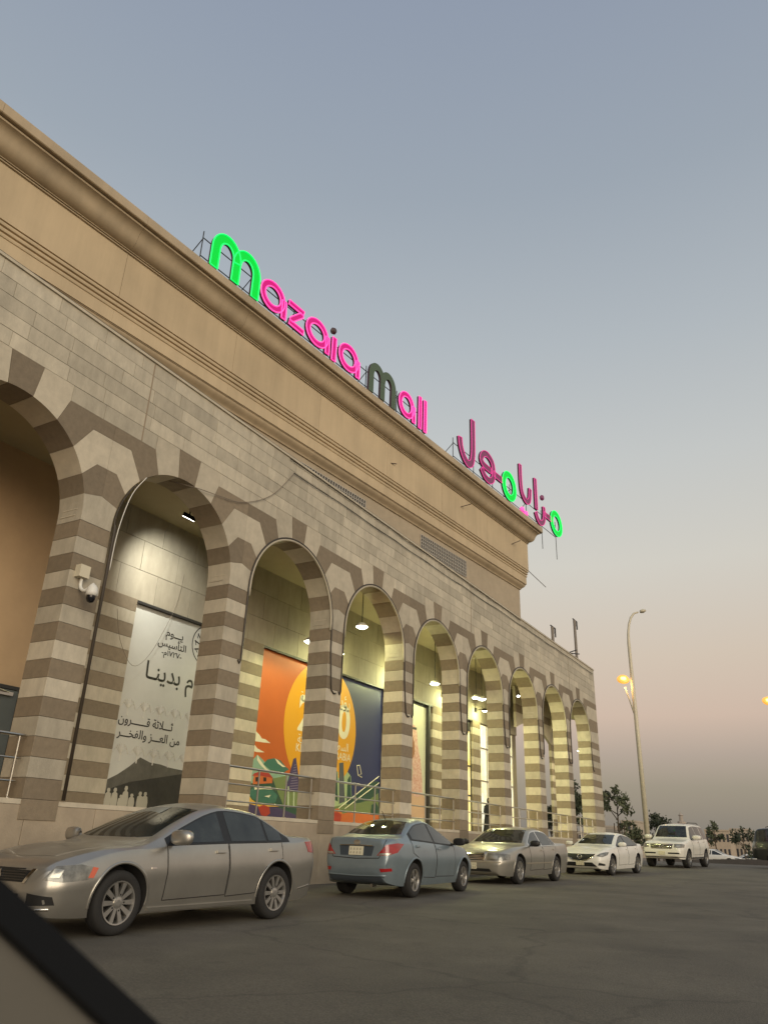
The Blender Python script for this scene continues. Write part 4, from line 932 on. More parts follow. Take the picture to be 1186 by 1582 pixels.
    def side_win(s, xa, xb, m=CG, off=.007, lo=.035, hi=.05, name='side_window', parent=None, phis=(90, -90)):
        k = 16; X = [xa+(xb-xa)*i/k for i in range(k+1)]; top_ = []; bot = []
        for x in X:
            zb_, zt_ = interp(s.zs, x)+lo, interp(s.zc, x)-hi
            if zt_ > zb_+.012: top_.append((x, 0, zt_)); bot.append((x, 0, zb_))
        poly = bot+top_[::-1]
        return [s.patch(name, poly, ph, m, off=off, th=.012, res=.06, parent=parent) for ph in phis]
    def door(s, xa, xb, arch=None, z0=None, handle=True, hx=None, rake=.0, hm=None):
        z0 = z0 or interp(s.zb, 0)+.13; out = []
        k = 8; topp = [(xa+(xb-xa)*i/k, 0, interp(s.zs, xa+(xb-xa)*i/k)+.012) for i in range(k+1)]
        rear = [(xb, 0, z0+.02+(topp[-1][2]-z0-.02)*(1-i/6)) for i in range(1, 7)]
        if arch is not None:
            rad_ = s.P['wr']+.10; zc_ = s.P['wr']; nr = []
            for x, _, z in rear:
                dz_ = z-zc_
                lim = arch+math.sqrt(max(rad_**2-dz_**2, 0)) if abs(dz_) < rad_ else xb
                nr.append((max(x, lim), 0, z))
            rear = nr
        poly = topp+rear+[(xa, 0, z0)]
        for ph in (90, -90):
            d = s.patch('door', poly, ph, s.col, off=.004, th=.012, res=.09)
            s.ribbon('door_seam', poly, ph, .011, CS, off=.0045, parent=d, closed=True)
            if handle:
                sg = 1 if ph > 0 else -1; hx_ = hx if hx is not None else xb+.14; hz_ = interp(s.zs, hx_)-.085
                s.patch('door_handle', [(hx_-.09, 0, hz_-.014), (hx_+.09, 0, hz_-.014), (hx_+.09, 0, hz_+.016), (hx_-.09, 0, hz_+.016)], ph, hm or s.col, off=.035, th=.03, res=.05, parent=d)
    def mirror(s, x, z, m, size=1):
        for sg in (1, -1):
            y = interp(s.w, x)-.045
            b = MB(); q = size
            prof = [(-.03, .04), (.0, .085), (.05, .105), (.12, .108), (.19, .10), (.235, .07), (.25, .02)]
            seg = 12; v = []; f = []
            for yy, rr in prof:
                for k in range(seg):
                    t = 2*math.pi*(k+.5)/seg; ct, st = math.cos(t), math.sin(t); ct, st = math.copysign(abs(ct)**.6, ct), math.copysign(abs(st)**.6, st)
                    v.append((x+.035-.10*yy+rr*.70*q*ct*(1.0 if ct > 0 else .35), sg*(y+.05+yy*q), z+.065+rr*.72*q*st))
            f = [(i*seg+k, i*seg+(k+1) % seg, (i+1)*seg+(k+1) % seg, (i+1)*seg+k) for i in range(len(prof)-1) for k in range(seg)]+[tuple(range(seg)), tuple(range((len(prof)-1)*seg, len(prof)*seg))]
            if sg < 0: f = [g[::-1] for g in f]
            o = obj('wing_mirror', v, f, m, parent=s.root, smooth=True)
            b.box(x-.03, x+.05, min(sg*(y-.02), sg*(y+.08)), max(sg*(y-.02), sg*(y+.08)), z-.01, z+.03); b.build('mirror_foot', CB, o)
    def arch_lip(s):
        for ax in (s.P['fa'], s.P['ra']):
            for sg in (1, -1):
                r = s.P['wr']+.068; zc_ = s.P['wr']+.015
                s.ribbon('arch_lip', [(ax+r*math.cos(R(t)), sg*.9, zc_+r*math.sin(R(t))) for t in range(-8, 189, 7)], 90*sg, .03, s.col, off=.009)
    def place(s, X, Y, head, toward):
        P = s.P; f = Vector((math.sin(head)*toward, math.cos(head)*toward)); a = Vector((X, Y))+f*P['fa']; b = Vector((X, Y))+f*P['ra']
        za, zb_ = gz(a.y), gz(b.y); pitch = -math.asin((za-zb_)/(P['fa']-P['ra']))
        t = -P['ra']/(P['fa']-P['ra']); s.root.location = (X, Y, zb_+(za-zb_)*t); s.root.rotation_euler = (0, pitch, math.atan2(f.y, f.x)); s.root.rotation_mode = 'XYZ'
def plate(c, x, z, back=False, w_=.26, h_=.15, dx=0):
    ph = 180 if back else 0
    p = c.patch('number_plate', [(x, -w_/2+dx, z-h_/2), (x, w_/2+dx, z-h_/2), (x, w_/2+dx, z+h_/2), (x, -w_/2+dx, z+h_/2)], ph, PLT, off=.018, th=.02, res=.2, smooth=False)
    for zz, n in ((z+.03, 4), (z-.035, 4)):
        for k in range(n):
            y = -w_*.36+dx+k*w_*.22
            c.patch('plate_mark', [(x, y, zz-.02), (x, y+w_*.13, zz-.02), (x, y+w_*.10, zz+.022), (x, y+.006, zz+.022)], ph, PLK, off=.0195, th=.003, res=.1, parent=p)
def bars(c, name, y0, y1, z0, z1, n, m, parent, off=.012, phi=0, h=.012, sh=0):
    for k in range(n):
        z = z0+(z1-z0)*(k+.5)/n
        c.patch(name, [(0, y0, z-h), (0, y1, z-h), (0, y1, z+h), (0, y0, z+h)], phi, m, off=off, th=.02, res=.08, parent=parent)
CARS = 'cars parked along the arcade'
# --- champagne saloon, nearest, nose to the left
c = Car('parked_car', 'champagne silver saloon parked nearest under the white poster', CARS,
        dict(L=4.83, W=1.84, H=1.475, cx=1.16, cz=.975, wx=.05, px=-.35, rx=-1.0, dx=-1.78, dz=1.09, hz=.80, belt=.945, fa=1.445, ra=-1.305, wr=.335, rim=.225, spokes=10, sw=.021, ck=.17),
        paint('champagne paint', (.435, .415, .37), .78, .36))
c.place(-8.225, 8.39, .046, -1)
c.door(.80, -.27, hx=-.12); c.door(-.29, -1.40, arch=-1.305, hx=-1.2)
c.side_win(.80, -1.60, CB, .004, .012, .032, 'window_frame'); c.side_win(.72, -.20); c.side_win(-.34, -1.06); c.side_win(-1.11, -1.42)
W_ = [(0, -.66, 1.035), (0, -.4, 1.015), (0, .4, 1.015), (0, .66, 1.035), (0, .60, 1.2), (0, .55, 1.365), (0, .3, 1.395), (0, -.3, 1.395), (0, -.55, 1.365), (0, -.60, 1.2)]
c.patch('windscreen', W_, 0, CG); c.patch('rear_window', [(0, -.6, 1.13), (0, .6, 1.13), (0, .5, 1.37), (0, -.5, 1.37)], 180, CG)
c.top('bonnet', [(.98, -.70), (.98, .70), (1.6, .66), (2.12, .52), (2.2, 0), (2.12, -.52), (1.6, -.66)], c.col, .004)
c.ribbon('bonnet_seam', [(2.2, .40, .68), (2.2, -.40, .68)], 0, .012, CS)
g = c.patch('grille', [(0, -.42, .55), (0, .42, .55), (0, .52, .665), (0, .05, .675), (0, -.05, .675), (0, -.52, .665)], 0, CB, .006)
bars(c, 'grille_bar', -.44, .44, .56, .66, 4, mat('grille mesh', (.10, .095, .085), .4, .8), g, h=.005)
for sg in (1, -1): c.patch('grille_surround', [(0, sg*.43, .54), (0, sg*.47, .54), (0, sg*.57, .68), (0, sg*.52, .68)], 0, CC, .016)
g = c.patch('emblem', [(0, 0, .625), (0, .022, .645), (0, 0, .667), (0, -.022, .645)], 0, CC, .022, .012)
for sg in (1, -1): c.patch('emblem_lozenge', [(0, 0, .622), (0, sg*.028, .622), (0, sg*.052, .588), (0, sg*.024, .588)], 0, CC, .022, .012, parent=g)
for sg in (1, -1):
    h = c.patch('headlight', [(2.18, sg*.55, .58), (2.05, sg*.72, .56), (1.85, sg*.88, .585), (1.80, sg*.88, .70), (1.95, sg*.80, .735), (2.12, sg*.64, .715)], sg*38, HL, .006)
    c.patch('reflector', [(2.15, sg*.62, .605), (2.10, sg*.70, .605), (2.08, sg*.72, .68), (2.13, sg*.64, .69)], sg*38, HLI, .009, .01, parent=h)
    c.patch('indicator', [(1.9, sg*.85, .60), (1.85, sg*.88, .60), (1.80, sg*.88, .70), (1.86, sg*.86, .71)], sg*55, AMB, .009, .01, parent=h)
    c.patch('fog_recess', [(2.3, sg*.50, .33), (2.2, sg*.78, .34), (2.2, sg*.76, .42), (2.3, sg*.50, .45)], sg*20, CB, .004)
    c.patch('tail_light', [(-2.32, sg*.62, .82), (-2.1, sg*.86, .86), (-2.05, sg*.86, 1.0), (-2.3, sg*.64, 1.02)], sg*145, TL, .006)
c.patch('lower_intake', [(0, -.42, .30), (0, .42, .30), (0, .40, .44), (0, -.40, .44)], 0, CB, .004)
c.ribbon('chin_trim', [(2.3, -.75, .30), (2.38, -.4, .285), (2.4, 0, .285), (2.38, .4, .285), (2.3, .75, .30)], 0, .02, CC, .012)
c.both('sill_trim', [(1.0, 0, .225), (-.85, 0, .225), (-.85, 0, .265), (1.0, 0, .265)], 90, c.col, off=.02)
c.both('side_marker', [(.98, 0, .68), (1.05, 0, .68), (1.05, 0, .695), (.98, 0, .695)], 90, CC, off=.008)
c.both('bumper_trim', [(-1.85, 0, .36), (-2.2, 0, .40), (-2.2, 0, .415), (-1.85, 0, .375)], 90, CC, off=.01)
c.mirror(.72, .965, c.col, 1.15); c.arch_lip(); plate(c, 2.4, .40)
# --- blue-grey small saloon, seen from behind
c = Car('parked_car', 'blue grey small saloon showing its rear and number plate', CARS,
        dict(L=4.37, W=1.70, H=1.455, cx=1.02, cz=1.0, wx=.10, px=-.25, rx=-.85, dx=-1.72, dz=1.08, hz=.78, belt=.93, fa=1.36, ra=-1.21, wr=.31, rim=.195, spokes=5, sw=.032, stype=1, nose=.44),
        paint('blue grey paint', (.24, .295, .325), .5, .34))
c.zs = [(2.185, .5), (2.08, .64), (1.8, .72), (1.3, .86), (.9, .90), (0, .945), (-1.1, 1.0), (-1.7, 1.02), (-2.0, .99), (-2.1, .9), (-2.185, .56)]
c.place(-8.507, 15.753, -.048, 1)
c.door(.80, -.20, hx=-.06); c.door(-.22, -1.30, arch=-1.21, hx=-1.08)
c.side_win(.82, -1.30, CB, .004, .012, .032, 'window_frame'); c.side_win(.74, -.16); c.side_win(-.24, -1.2)
c.patch('windscreen', [(0, -.62, 1.03), (0, .62, 1.03), (0, .52, 1.36), (0, -.52, 1.36)], 0, CG)
c.patch('rear_window', [(0, -.60, 1.125), (0, 0, 1.105), (0, .60, 1.125), (0, .52, 1.27), (0, .44, 1.365), (0, 0, 1.39), (0, -.44, 1.365), (0, -.52, 1.27)], 180, CG)
bl = c.patch('boot_lid', [(0, -.52, .70), (0, .52, .70), (0, .56, .82), (0, .60, 1.02), (0, 0, 1.055), (0, -.60, 1.02), (0, -.56, .82)], 180, c.col, .004)
c.ribbon('boot_seam', [(-2.1, -.60, 1.02), (-2.1, -.56, .82), (-2.1, -.50, .70), (-2.1, 0, .68), (-2.1, .50, .70), (-2.1, .56, .82), (-2.1, .60, 1.02)], 180, .012, CS, .006, parent=bl)
c.patch('plate_recess', [(0, -.34, .73), (0, .34, .73), (0, .38, .90), (0, -.38, .90)], 180, mat('boot recess', (.075, .095, .115), .5, .6), .006, parent=bl)
c.ribbon('boot_trim', [(-2.1, -.36, .905), (-2.1, 0, .915), (-2.1, .36, .905)], 180, .022, CC, .02, parent=bl)
em = c.patch('emblem', [(0, .075*math.cos(R(t)), .965+.042*math.sin(R(t))) for t in range(0, 360, 20)], 180, CC, .010, .012, parent=bl)
plate(c, -2.15, .815, True, .31, .155)
for sg in (1, -1):
    t = c.patch('tail_light', [(-2.14, sg*.44, .74), (-2.1, sg*.62, .745), (-1.98, sg*.80, .80), (-1.78, sg*.84, .95), (-1.95, sg*.78, .965), (-2.08, sg*.60, .93)], sg*150, TL, .010)
    c.patch('reverse_lamp', [(-2.12, sg*.46, .745), (-2.1, sg*.66, .752), (-2.05, sg*.70, .79), (-2.1, sg*.50, .785)], sg*160, HLI, .013, .01, parent=t)
    c.patch('bumper_reflector', [(-2.1, sg*.52, .46), (-2.05, sg*.72, .48), (-2.03, sg*.70, .53), (-2.1, sg*.50, .52)], sg*160, TL, .008)
    c.patch('headlight', [(2.0, sg*.5, .62), (1.75, sg*.78, .66), (1.55, sg*.82, .80), (1.9, sg*.62, .75)], sg*35, HL, .006)
c.patch('bumper_valance', [(0, -.55, .27), (0, .55, .27), (0, .60, .38), (0, -.60, .38)], 180, mat('lower bumper', (.06, .075, .09), .5), .006)
c.ribbon('bumper_line', [(-2.1, -.62, .40), (-2.15, 0, .385), (-2.1, .62, .40)], 180, .02, c.col, .014)
c.mirror(.70, .95, CB); c.arch_lip()
b = MB(); b.tube([(-.95, 0, 1.39), (-1.12, 0, 1.56)], .008, 6); b.build('aerial', CB, c.root)
b = MB(); b.tube([(-2.0, -.35, .23), (-2.16, -.35, .23)], .03, 8); b.build('exhaust', M['steel'], c.root)
# --- long beige saloon, nose to the camera
c = Car('parked_car', 'long beige saloon with barred chrome grille behind the blue car', CARS,
        dict(L=5.39, W=1.98, H=1.46, cx=1.12, cz=1.0, wx=.28, px=-.35, rx=-.95, dx=-1.55, dz=1.07, hz=.83, belt=.93, fa=1.65, ra=-1.26, wr=.345, rim=.225, spokes=8, sw=.03, nose=.58, bump=.52, tum=.52),
        paint('beige paint', (.42, .40, .345), .65, .35))
c.place(-8.987, 23.25, .026, -1)
c.door(.90, -.12, hx=.02); c.door(-.14, -1.20, arch=-1.26, hx=-1.0)
c.side_win(.86, -1.35, CC, .004, .008, .028, 'window_frame'); c.side_win(.78, -.10); c.side_win(-.18, -.95); c.side_win(-.98, -1.28)
c.patch('windscreen', [(0, -.74, 1.03), (0, .74, 1.03), (0, .60, 1.37), (0, -.60, 1.37)], 0, CG); c.patch('rear_window', [(0, -.64, 1.12), (0, .64, 1.12), (0, .54, 1.36), (0, -.54, 1.36)], 180, CG)
g = c.patch('grille', [(0, -.32, .58), (0, .32, .58), (0, .36, .755), (0, -.36, .755)], 0, CB, .008)
bars(c, 'grille_bar', -.31, .31, .585, .75, 4, CC, g, .018, h=.011)
for sg in (1, -1):
    c.patch('grille_surround', [(0, sg*.31, .57), (0, sg*.36, .57), (0, sg*.40, .765), (0, sg*.35, .765)], 0, CC, .024)
    h = c.patch('headlight', [(2.6, sg*.42, .585), (2.5, sg*.80, .585), (2.3, sg*.93, .60), (2.25, sg*.93, .73), (2.45, sg*.82, .75), (2.6, sg*.42, .755)], sg*14, HL, .008)
    c.patch('reflector', [(2.55, sg*.48, .62), (2.5, sg*.70, .62), (2.5, sg*.70, .70), (2.55, sg*.48, .70)], sg*14, HLI, .011, .01, parent=h)
    c.patch('tail_light', [(-2.6, sg*.5, .78), (-2.4, sg*.9, .78), (-2.4, sg*.9, .95), (-2.6, sg*.5, .95)], sg*150, TL, .006)
c.patch('bumper_strip', [(0, -.80, .53), (0, .80, .53), (0, .80, .555), (0, -.80, .555)], 0, mat('bumper strip', (.30, .265, .2), .5), .014)
c.patch('lower_intake', [(0, -.55, .31), (0, .55, .31), (0, .5, .38), (0, -.5, .38)], 0, CB, .005)
c.both('rubbing_strip', [(1.2, 0, .50), (-.82, 0, .50), (-.82, 0, .53), (1.2, 0, .53)], 90, mat('rubbing strip', (.25, .22, .17), .5), off=.012)
c.top('bonnet', [(1.1, -.78), (1.1, .78), (2.35, .62), (2.42, 0), (2.35, -.62)], c.col, .004)
plate(c, 2.6, .44); c.mirror(.82, .96, CB, 1.0); c.arch_lip()
# --- white saloon with winged grille
c = Car('parked_car', 'white saloon with wide dark grille and swept headlights', CARS,
        dict(L=4.87, W=1.84, H=1.45, cx=1.02, cz=1.0, wx=.12, px=-.3, rx=-.95, dx=-1.85, dz=1.08, hz=.80, belt=.95, fa=1.49, ra=-1.34, wr=.335, rim=.23, spokes=10, sw=.02, nose=.50, bump=.50),
        paint('white paint', (.72, .70, .64), .0, .28))
c.place(-8.60, 32.05, .09, -1)
c.door(.86, -.20, hx=-.05); c.door(-.22, -1.35, arch=-1.34, hx=-1.15)
c.side_win(.84, -1.55, CB, .004, .012, .032, 'window_frame'); c.side_win(.76, -.16); c.side_win(-.25, -1.15); c.side_win(-1.2, -1.45)
c.patch('windscreen', [(0, -.66, 1.03), (0, .66, 1.03), (0, .54, 1.36), (0, -.54, 1.36)], 0, CG); c.patch('rear_window', [(0, -.6, 1.13), (0, .6, 1.13), (0, .5, 1.36), (0, -.5, 1.36)], 180, CG)
g = c.patch('grille', [(0, -.26, .505), (0, 0, .48), (0, .26, .505), (0, .45, .60), (0, .56, .705), (0, .0, .70), (0, -.56, .705), (0, -.45, .60)], 0, CB, .010)
c.ribbon('grille_surround', [(2.3, -.58, .69), (2.35, -.45, .59), (2.4, -.26, .495), (2.42, 0, .468), (2.4, .26, .495), (2.35, .45, .59), (2.3, .58, .69)], 0, .026, CC, .018)
c.ribbon('emblem', [(2.4, .085*math.cos(R(t)), .61+.065*math.sin(R(t))) for t in range(0, 361, 24)], 0, .015, CC, .024)
c.ribbon('emblem_wing', [(2.4, -.08, .63), (2.4, -.03, .605), (2.4, 0, .575), (2.4, .03, .605), (2.4, .08, .63)], 0, .014, CC, .026)
for sg in (1, -1):
    h = c.patch('headlight', [(2.28, sg*.52, .64), (2.15, sg*.70, .61), (1.95, sg*.86, .68), (1.80, sg*.88, .775), (2.0, sg*.80, .77), (2.2, sg*.62, .72)], sg*36, HL, .008)
    c.patch('reflector', [(2.2, sg*.60, .645), (2.12, sg*.72, .64), (2.10, sg*.74, .70), (2.18, sg*.64, .70)], sg*36, HLI, .011, .01, parent=h)
    c.patch('fog_recess', [(2.25, sg*.58, .34), (2.1, sg*.80, .33), (2.1, sg*.80, .39), (2.2, sg*.60, .43)], sg*25, CB, .005)
    c.patch('tail_light', [(-2.35, sg*.5, .80), (-2.1, sg*.86, .84), (-2.1, sg*.86, .95), (-2.35, sg*.5, .96)], sg*150, TL, .006)
c.patch('lower_intake', [(0, -.62, .30), (0, .62, .30), (0, .45, .43), (0, -.45, .43)], 0, CB, .006)
c.top('bonnet', [(1.0, -.72), (1.0, .72), (1.7, .66), (2.1, .55), (2.22, 0), (2.1, -.55), (1.7, -.66)], c.col, .004)
plate(c, 2.4, .405, w_=.30); c.mirror(.74, .97, c.col, 1.05); c.arch_lip()
# --- white off-roader
def offroader(name, label, group, col, glass=CG, lamp=TL):
    n = 2.475
    c = Car(name, label, group, dict(cat='SUV', L=4.95, W=1.97, H=1.93, cx=.95, cz=1.26, wx=.38, px=-.5, rx=-2.0, dx=-2.35, dz=1.25, hz=1.08, belt=1.19, fa=1.52, ra=-1.33, wr=.385, rim=.235, spokes=6, sw=.034, tw=.27, bz=.36, bump=.62, nose=.66, tum=.28,
        zt=[(n, .72), (n-.03, .95), (n-.09, 1.04), (n-.25, 1.10), (1.5, 1.19), (.95, 1.26), (.67, 1.58), (.38, 1.85), (.2, 1.89), (-.5, 1.93), (-1.6, 1.91), (-2.1, 1.87), (-2.25, 1.75), (-2.36, 1.35), (-2.42, 1.1), (-2.45, .8), (-n, .65)],
        zc=[(n, .70), (n-.05, .92), (n-.25, 1.05), (1.5, 1.14), (.95, 1.20), (.85, 1.26), (.57, 1.56), (.28, 1.80), (-.5, 1.85), (-1.6, 1.83), (-2.05, 1.79), (-2.2, 1.68), (-2.33, 1.3), (-2.42, 1.05), (-n, .63)],
        zs=[(n, .66), (n-.1, .90), (n-.3, 1.0), (1.4, 1.08), (.9, 1.14), (0, 1.17), (-1.5, 1.20), (-2.1, 1.20), (-2.3, 1.15), (-2.42, .95), (-n, .6)]), col)
    c.door(.82, -.25, hx=-.1, z0=.55, hm=CC); c.door(-.27, -1.30, arch=-1.33, hx=-1.1, z0=.55, hm=CC)
    c.side_win(.80, -.22, glass); c.side_win(-.30, -1.15, glass); c.side_win(-1.25, -2.02, glass)
    c.patch('windscreen', [(0, -.74, 1.30), (0, .74, 1.30), (0, .68, 1.55), (0, .62, 1.80), (0, -.62, 1.80), (0, -.68, 1.55)], 0, glass); c.patch('rear_window', [(0, -.66, 1.32), (0, .66, 1.32), (0, .60, 1.72), (0, -.60, 1.72)], 180, glass)
    g = c.patch('grille', [(0, -.46, .80), (0, .46, .80), (0, .52, 1.0), (0, -.52, 1.0)], 0, CB, .010)
    bars(c, 'grille_bar', -.48, .48, .80, 1.0, 3, CC, g, .022, h=.011)
    c.ribbon('emblem', [(2.4, .085*math.cos(R(t)), .90+.06*math.sin(R(t))) for t in range(0, 361, 24)], 0, .018, CC, .032)
    for sg in (1, -1):
        h = c.patch('headlight', [(2.35, sg*.52, .86), (2.3, sg*.70, .84), (2.1, sg*.92, .86), (2.0, sg*.94, .985), (2.2, sg*.86, 1.01), (2.35, sg*.55, 1.0)], sg*28, HL, .010)
        c.patch('reflector', [(2.3, sg*.60, .89), (2.25, sg*.78, .89), (2.25, sg*.78, .96), (2.3, sg*.60, .96)], sg*28, HLI, .013, .01, parent=h)
        c.patch('fog_recess', [(2.35, sg*.28, .585), (2.3, sg*.78, .585), (2.3, sg*.78, .645), (2.35, sg*.28, .645)], 0, CB, .006)
        c.patch('tail_light', [(-2.4, sg*.66, .9), (-2.25, sg*.92, .9), (-2.2, sg*.92, 1.22), (-2.38, sg*.68, 1.22)], sg*150, lamp, .008)
        b = MB(); b.box(-.85, 1.0, min(sg*.90, sg*1.02), max(sg*.90, sg*1.02), .40, .45); b.build('running_board', CB, c.root)
        b = MB(); b.tube([(.1, sg*.60, 1.90), (0, sg*.60, 1.955), (-1.5, sg*.60, 1.965), (-1.7, sg*.60, 1.90)], .018, 6); b.build('roof_rail', CS, c.root)
    c.top('sunroof', [(.1, -.42), (.1, .42), (-.5, .42), (-.5, -.42)], CG, .006)
    c.patch('bumper_step', [(0, -.9, .44), (0, .9, .44), (0, .9, .47), (0, -.9, .47)], 0, CS, .006)
    plate(c, 2.45, .62, w_=.30); c.mirror(.62, 1.24, col, 1.35); c.arch_lip()
    return c
c = offroader('off_road_car', 'white off road car with chrome grille furthest along the row', CARS, paint('white suv paint', (.70, .675, .60), 0, .28)); c.place(-7.635, 41.92, .108, -1)
c = offroader('off_road_car', 'dark grey off road car at the right edge by the kerb', 'cars on the far side', paint('dark grey paint', (.05, .052, .048), .5, .35), lamp=HL)
c.root.location = (-2.2, 46.2, gz(46)); c.root.rotation_euler = (0, 0, R(-7))
# far white cars beyond the kerb
def far_car(label, X, Y, head, col, z=None):
    c = Car('parked_car', label, 'cars on the far side', dict(L=4.6, W=1.78, H=1.45, cx=1.0, cz=.98, wx=.1, px=-.3, rx=-.95, dx=-1.75, dz=1.05, hz=.78, belt=.92, fa=1.4, ra=-1.25, wr=.32, rim=.2, spokes=5, sw=.03), col)
    c.side_win(.8, -.15); c.side_win(-.25, -1.2)
    c.patch('windscreen', [(0, -.64, 1.02), (0, .64, 1.02), (0, .54, 1.36), (0, -.54, 1.36)], 0, CG); c.patch('rear_window', [(0, -.6, 1.12), (0, .6, 1.12), (0, .5, 1.36), (0, -.5, 1.36)], 180, CG)
    for sg in (1, -1):
        c.patch('headlight', [(2.2, sg*.5, .6), (1.9, sg*.82, .62), (1.9, sg*.82, .74), (2.2, sg*.52, .72)], sg*35, HL, .008); c.patch('tail_light', [(-2.2, sg*.5, .78), (-2.0, sg*.82, .8), (-2.0, sg*.82, .93), (-2.2, sg*.5, .93)], sg*150, TL, .008)
    c.root.location = (X, Y, gz(Y) if z is None else z); c.root.rotation_euler = (0, 0, head)
wp = paint('plain white paint', (.72, .70, .64), 0, .3)
p = at(1105, 1318, Y=86); far_car('white saloon side on behind the kerb right of the white off road car', p.x, 86, R(-8), wp)
p = at(1151, 1320, Y=108); far_car('white saloon low behind the kerb left of the dark off road car', p.x, 108, R(200), wp)

for k, (px, py, t) in enumerate(((1047, 1345, 'crumpled white paper scrap on the road before the white off road car'),)):
    p = at(px, py, Z=.0)
    for _ in range(6): p = at(px, py, Z=gz(p.y))
    rnd = random.Random(40+k); q = (.16, .13, .07)[k]; n = 9
    v = [(p.x+q*rnd.uniform(.6, 1.3)*math.cos(6.283*i/n), p.y+q*.8*rnd.uniform(.6, 1.3)*math.sin(6.283*i/n), gz(p.y)+rnd.uniform(.004, .02)) for i in range(n)]
    v += [(x, y, z+rnd.uniform(.003, .012)) for x, y, z in v]+[(p.x, p.y, gz(p.y)+.04)]
    o = obj('paper_scrap', v, [(i, (i+1) % n, n+(i+1) % n, n+i) for i in range(n)]+[(n+i, n+(i+1) % n, 2*n) for i in range(n)], mat('paper', (.34, .31, .26), .9)); tag(o, t, 'litter')
# ------------------------------------------------------------------ street lamps
SOD = mat('sodium lens', (1, .7, .3), .3, emit=(1, .5, .08), estr=7)
polem = mat('galvanised pole', (.62, .56, .42), .5, .1, var=.15, scale=3)
HALO = mat('amber halo bowl', (.8, .5, .15), .3, emit=(1, .42, .05), estr=.9)  # own emission stands in for the orange halo of the lamp
def street_lamp(X, Y, label, heights, lit_low=True):
    r = empty('street_lamp', (X, Y, gz(Y)), label=label, cat='street lamp', group='street lamps')
    hl, ht = heights; rt = Vector((.86, .5, 0))
    b = MB(); b.tube([(0, 0, 0), (0, 0, ht*.5), (0, 0, ht*.86)]+[tuple(rt*(.10*k*k*.35)+Vector((0, 0, ht*.86+ht*.14*math.sin(R(18*k)))))for k in range(1, 6)], [.17, .14, .11, .09, .085, .08, .07, .06], 12); b.build('pole', polem, r, True)
    e = rt*(.1*25*.35)
    b = MB(); b.lathe([(0, -.05), (.10, -.04), (.13, .02), (.06, .08), (0, .08)], 12, 'x'); h = b.build('lamp_head', polem, r, True); h.location = (e.x+.25, e.y+.15, ht+.08); h.scale = (4.5, 1.3, 1); h.rotation_euler = (0, -.25, .5)
    h.scale = (3.2, 1.6, 1.1)
    d = -rt
    b = MB(); b.tube([(0, 0, hl-2.6), tuple(d*.3+Vector((0, 0, hl-1.4))), tuple(d*.55+Vector((0, 0, hl-.5)))], .05, 8); b.build('arm', polem, r, True)
    b = MB(); b.lathe([(0, -.12), (.16, -.10), (.20, 0), (.14, .10), (0, .13)], 14); q = b.build('lens', SOD, r, True); q.location = (d.x*.62, d.y*.62, hl); q.scale = (1.3, 1.3, 1.5)
    b = MB(); b.lathe([(.10, .16), (.34, .10), (.42, -.02), (.40, -.03), (.31, .07), (.10, .13)], 18); q = b.build('reflector', HALO, r, True); q.location = (d.x*.62, d.y*.62, hl+.02); q.rotation_euler = (R(55), 0, R(20))  # glowing dish added around the lens as its halo
    light('POINT', 'lamp_light', r, (d.x*.62, d.y*.62, hl-.4), 70, (1, .62, .22), .3)
    return r
p = at(1000, 1296, Y=53); g0 = gz(53)
street_lamp(p.x, 53, 'tall pale street lamp rising behind the white off road car', (at(967, 1051, Y=53).z-g0, at(985, 943, Y=53).z-g0))
p = at(1178, 1085, Y=62); street_lamp(p.x+.9, 62, 'street lamp whose orange light shows at the right edge', (p.z-gz(62), 15.5))

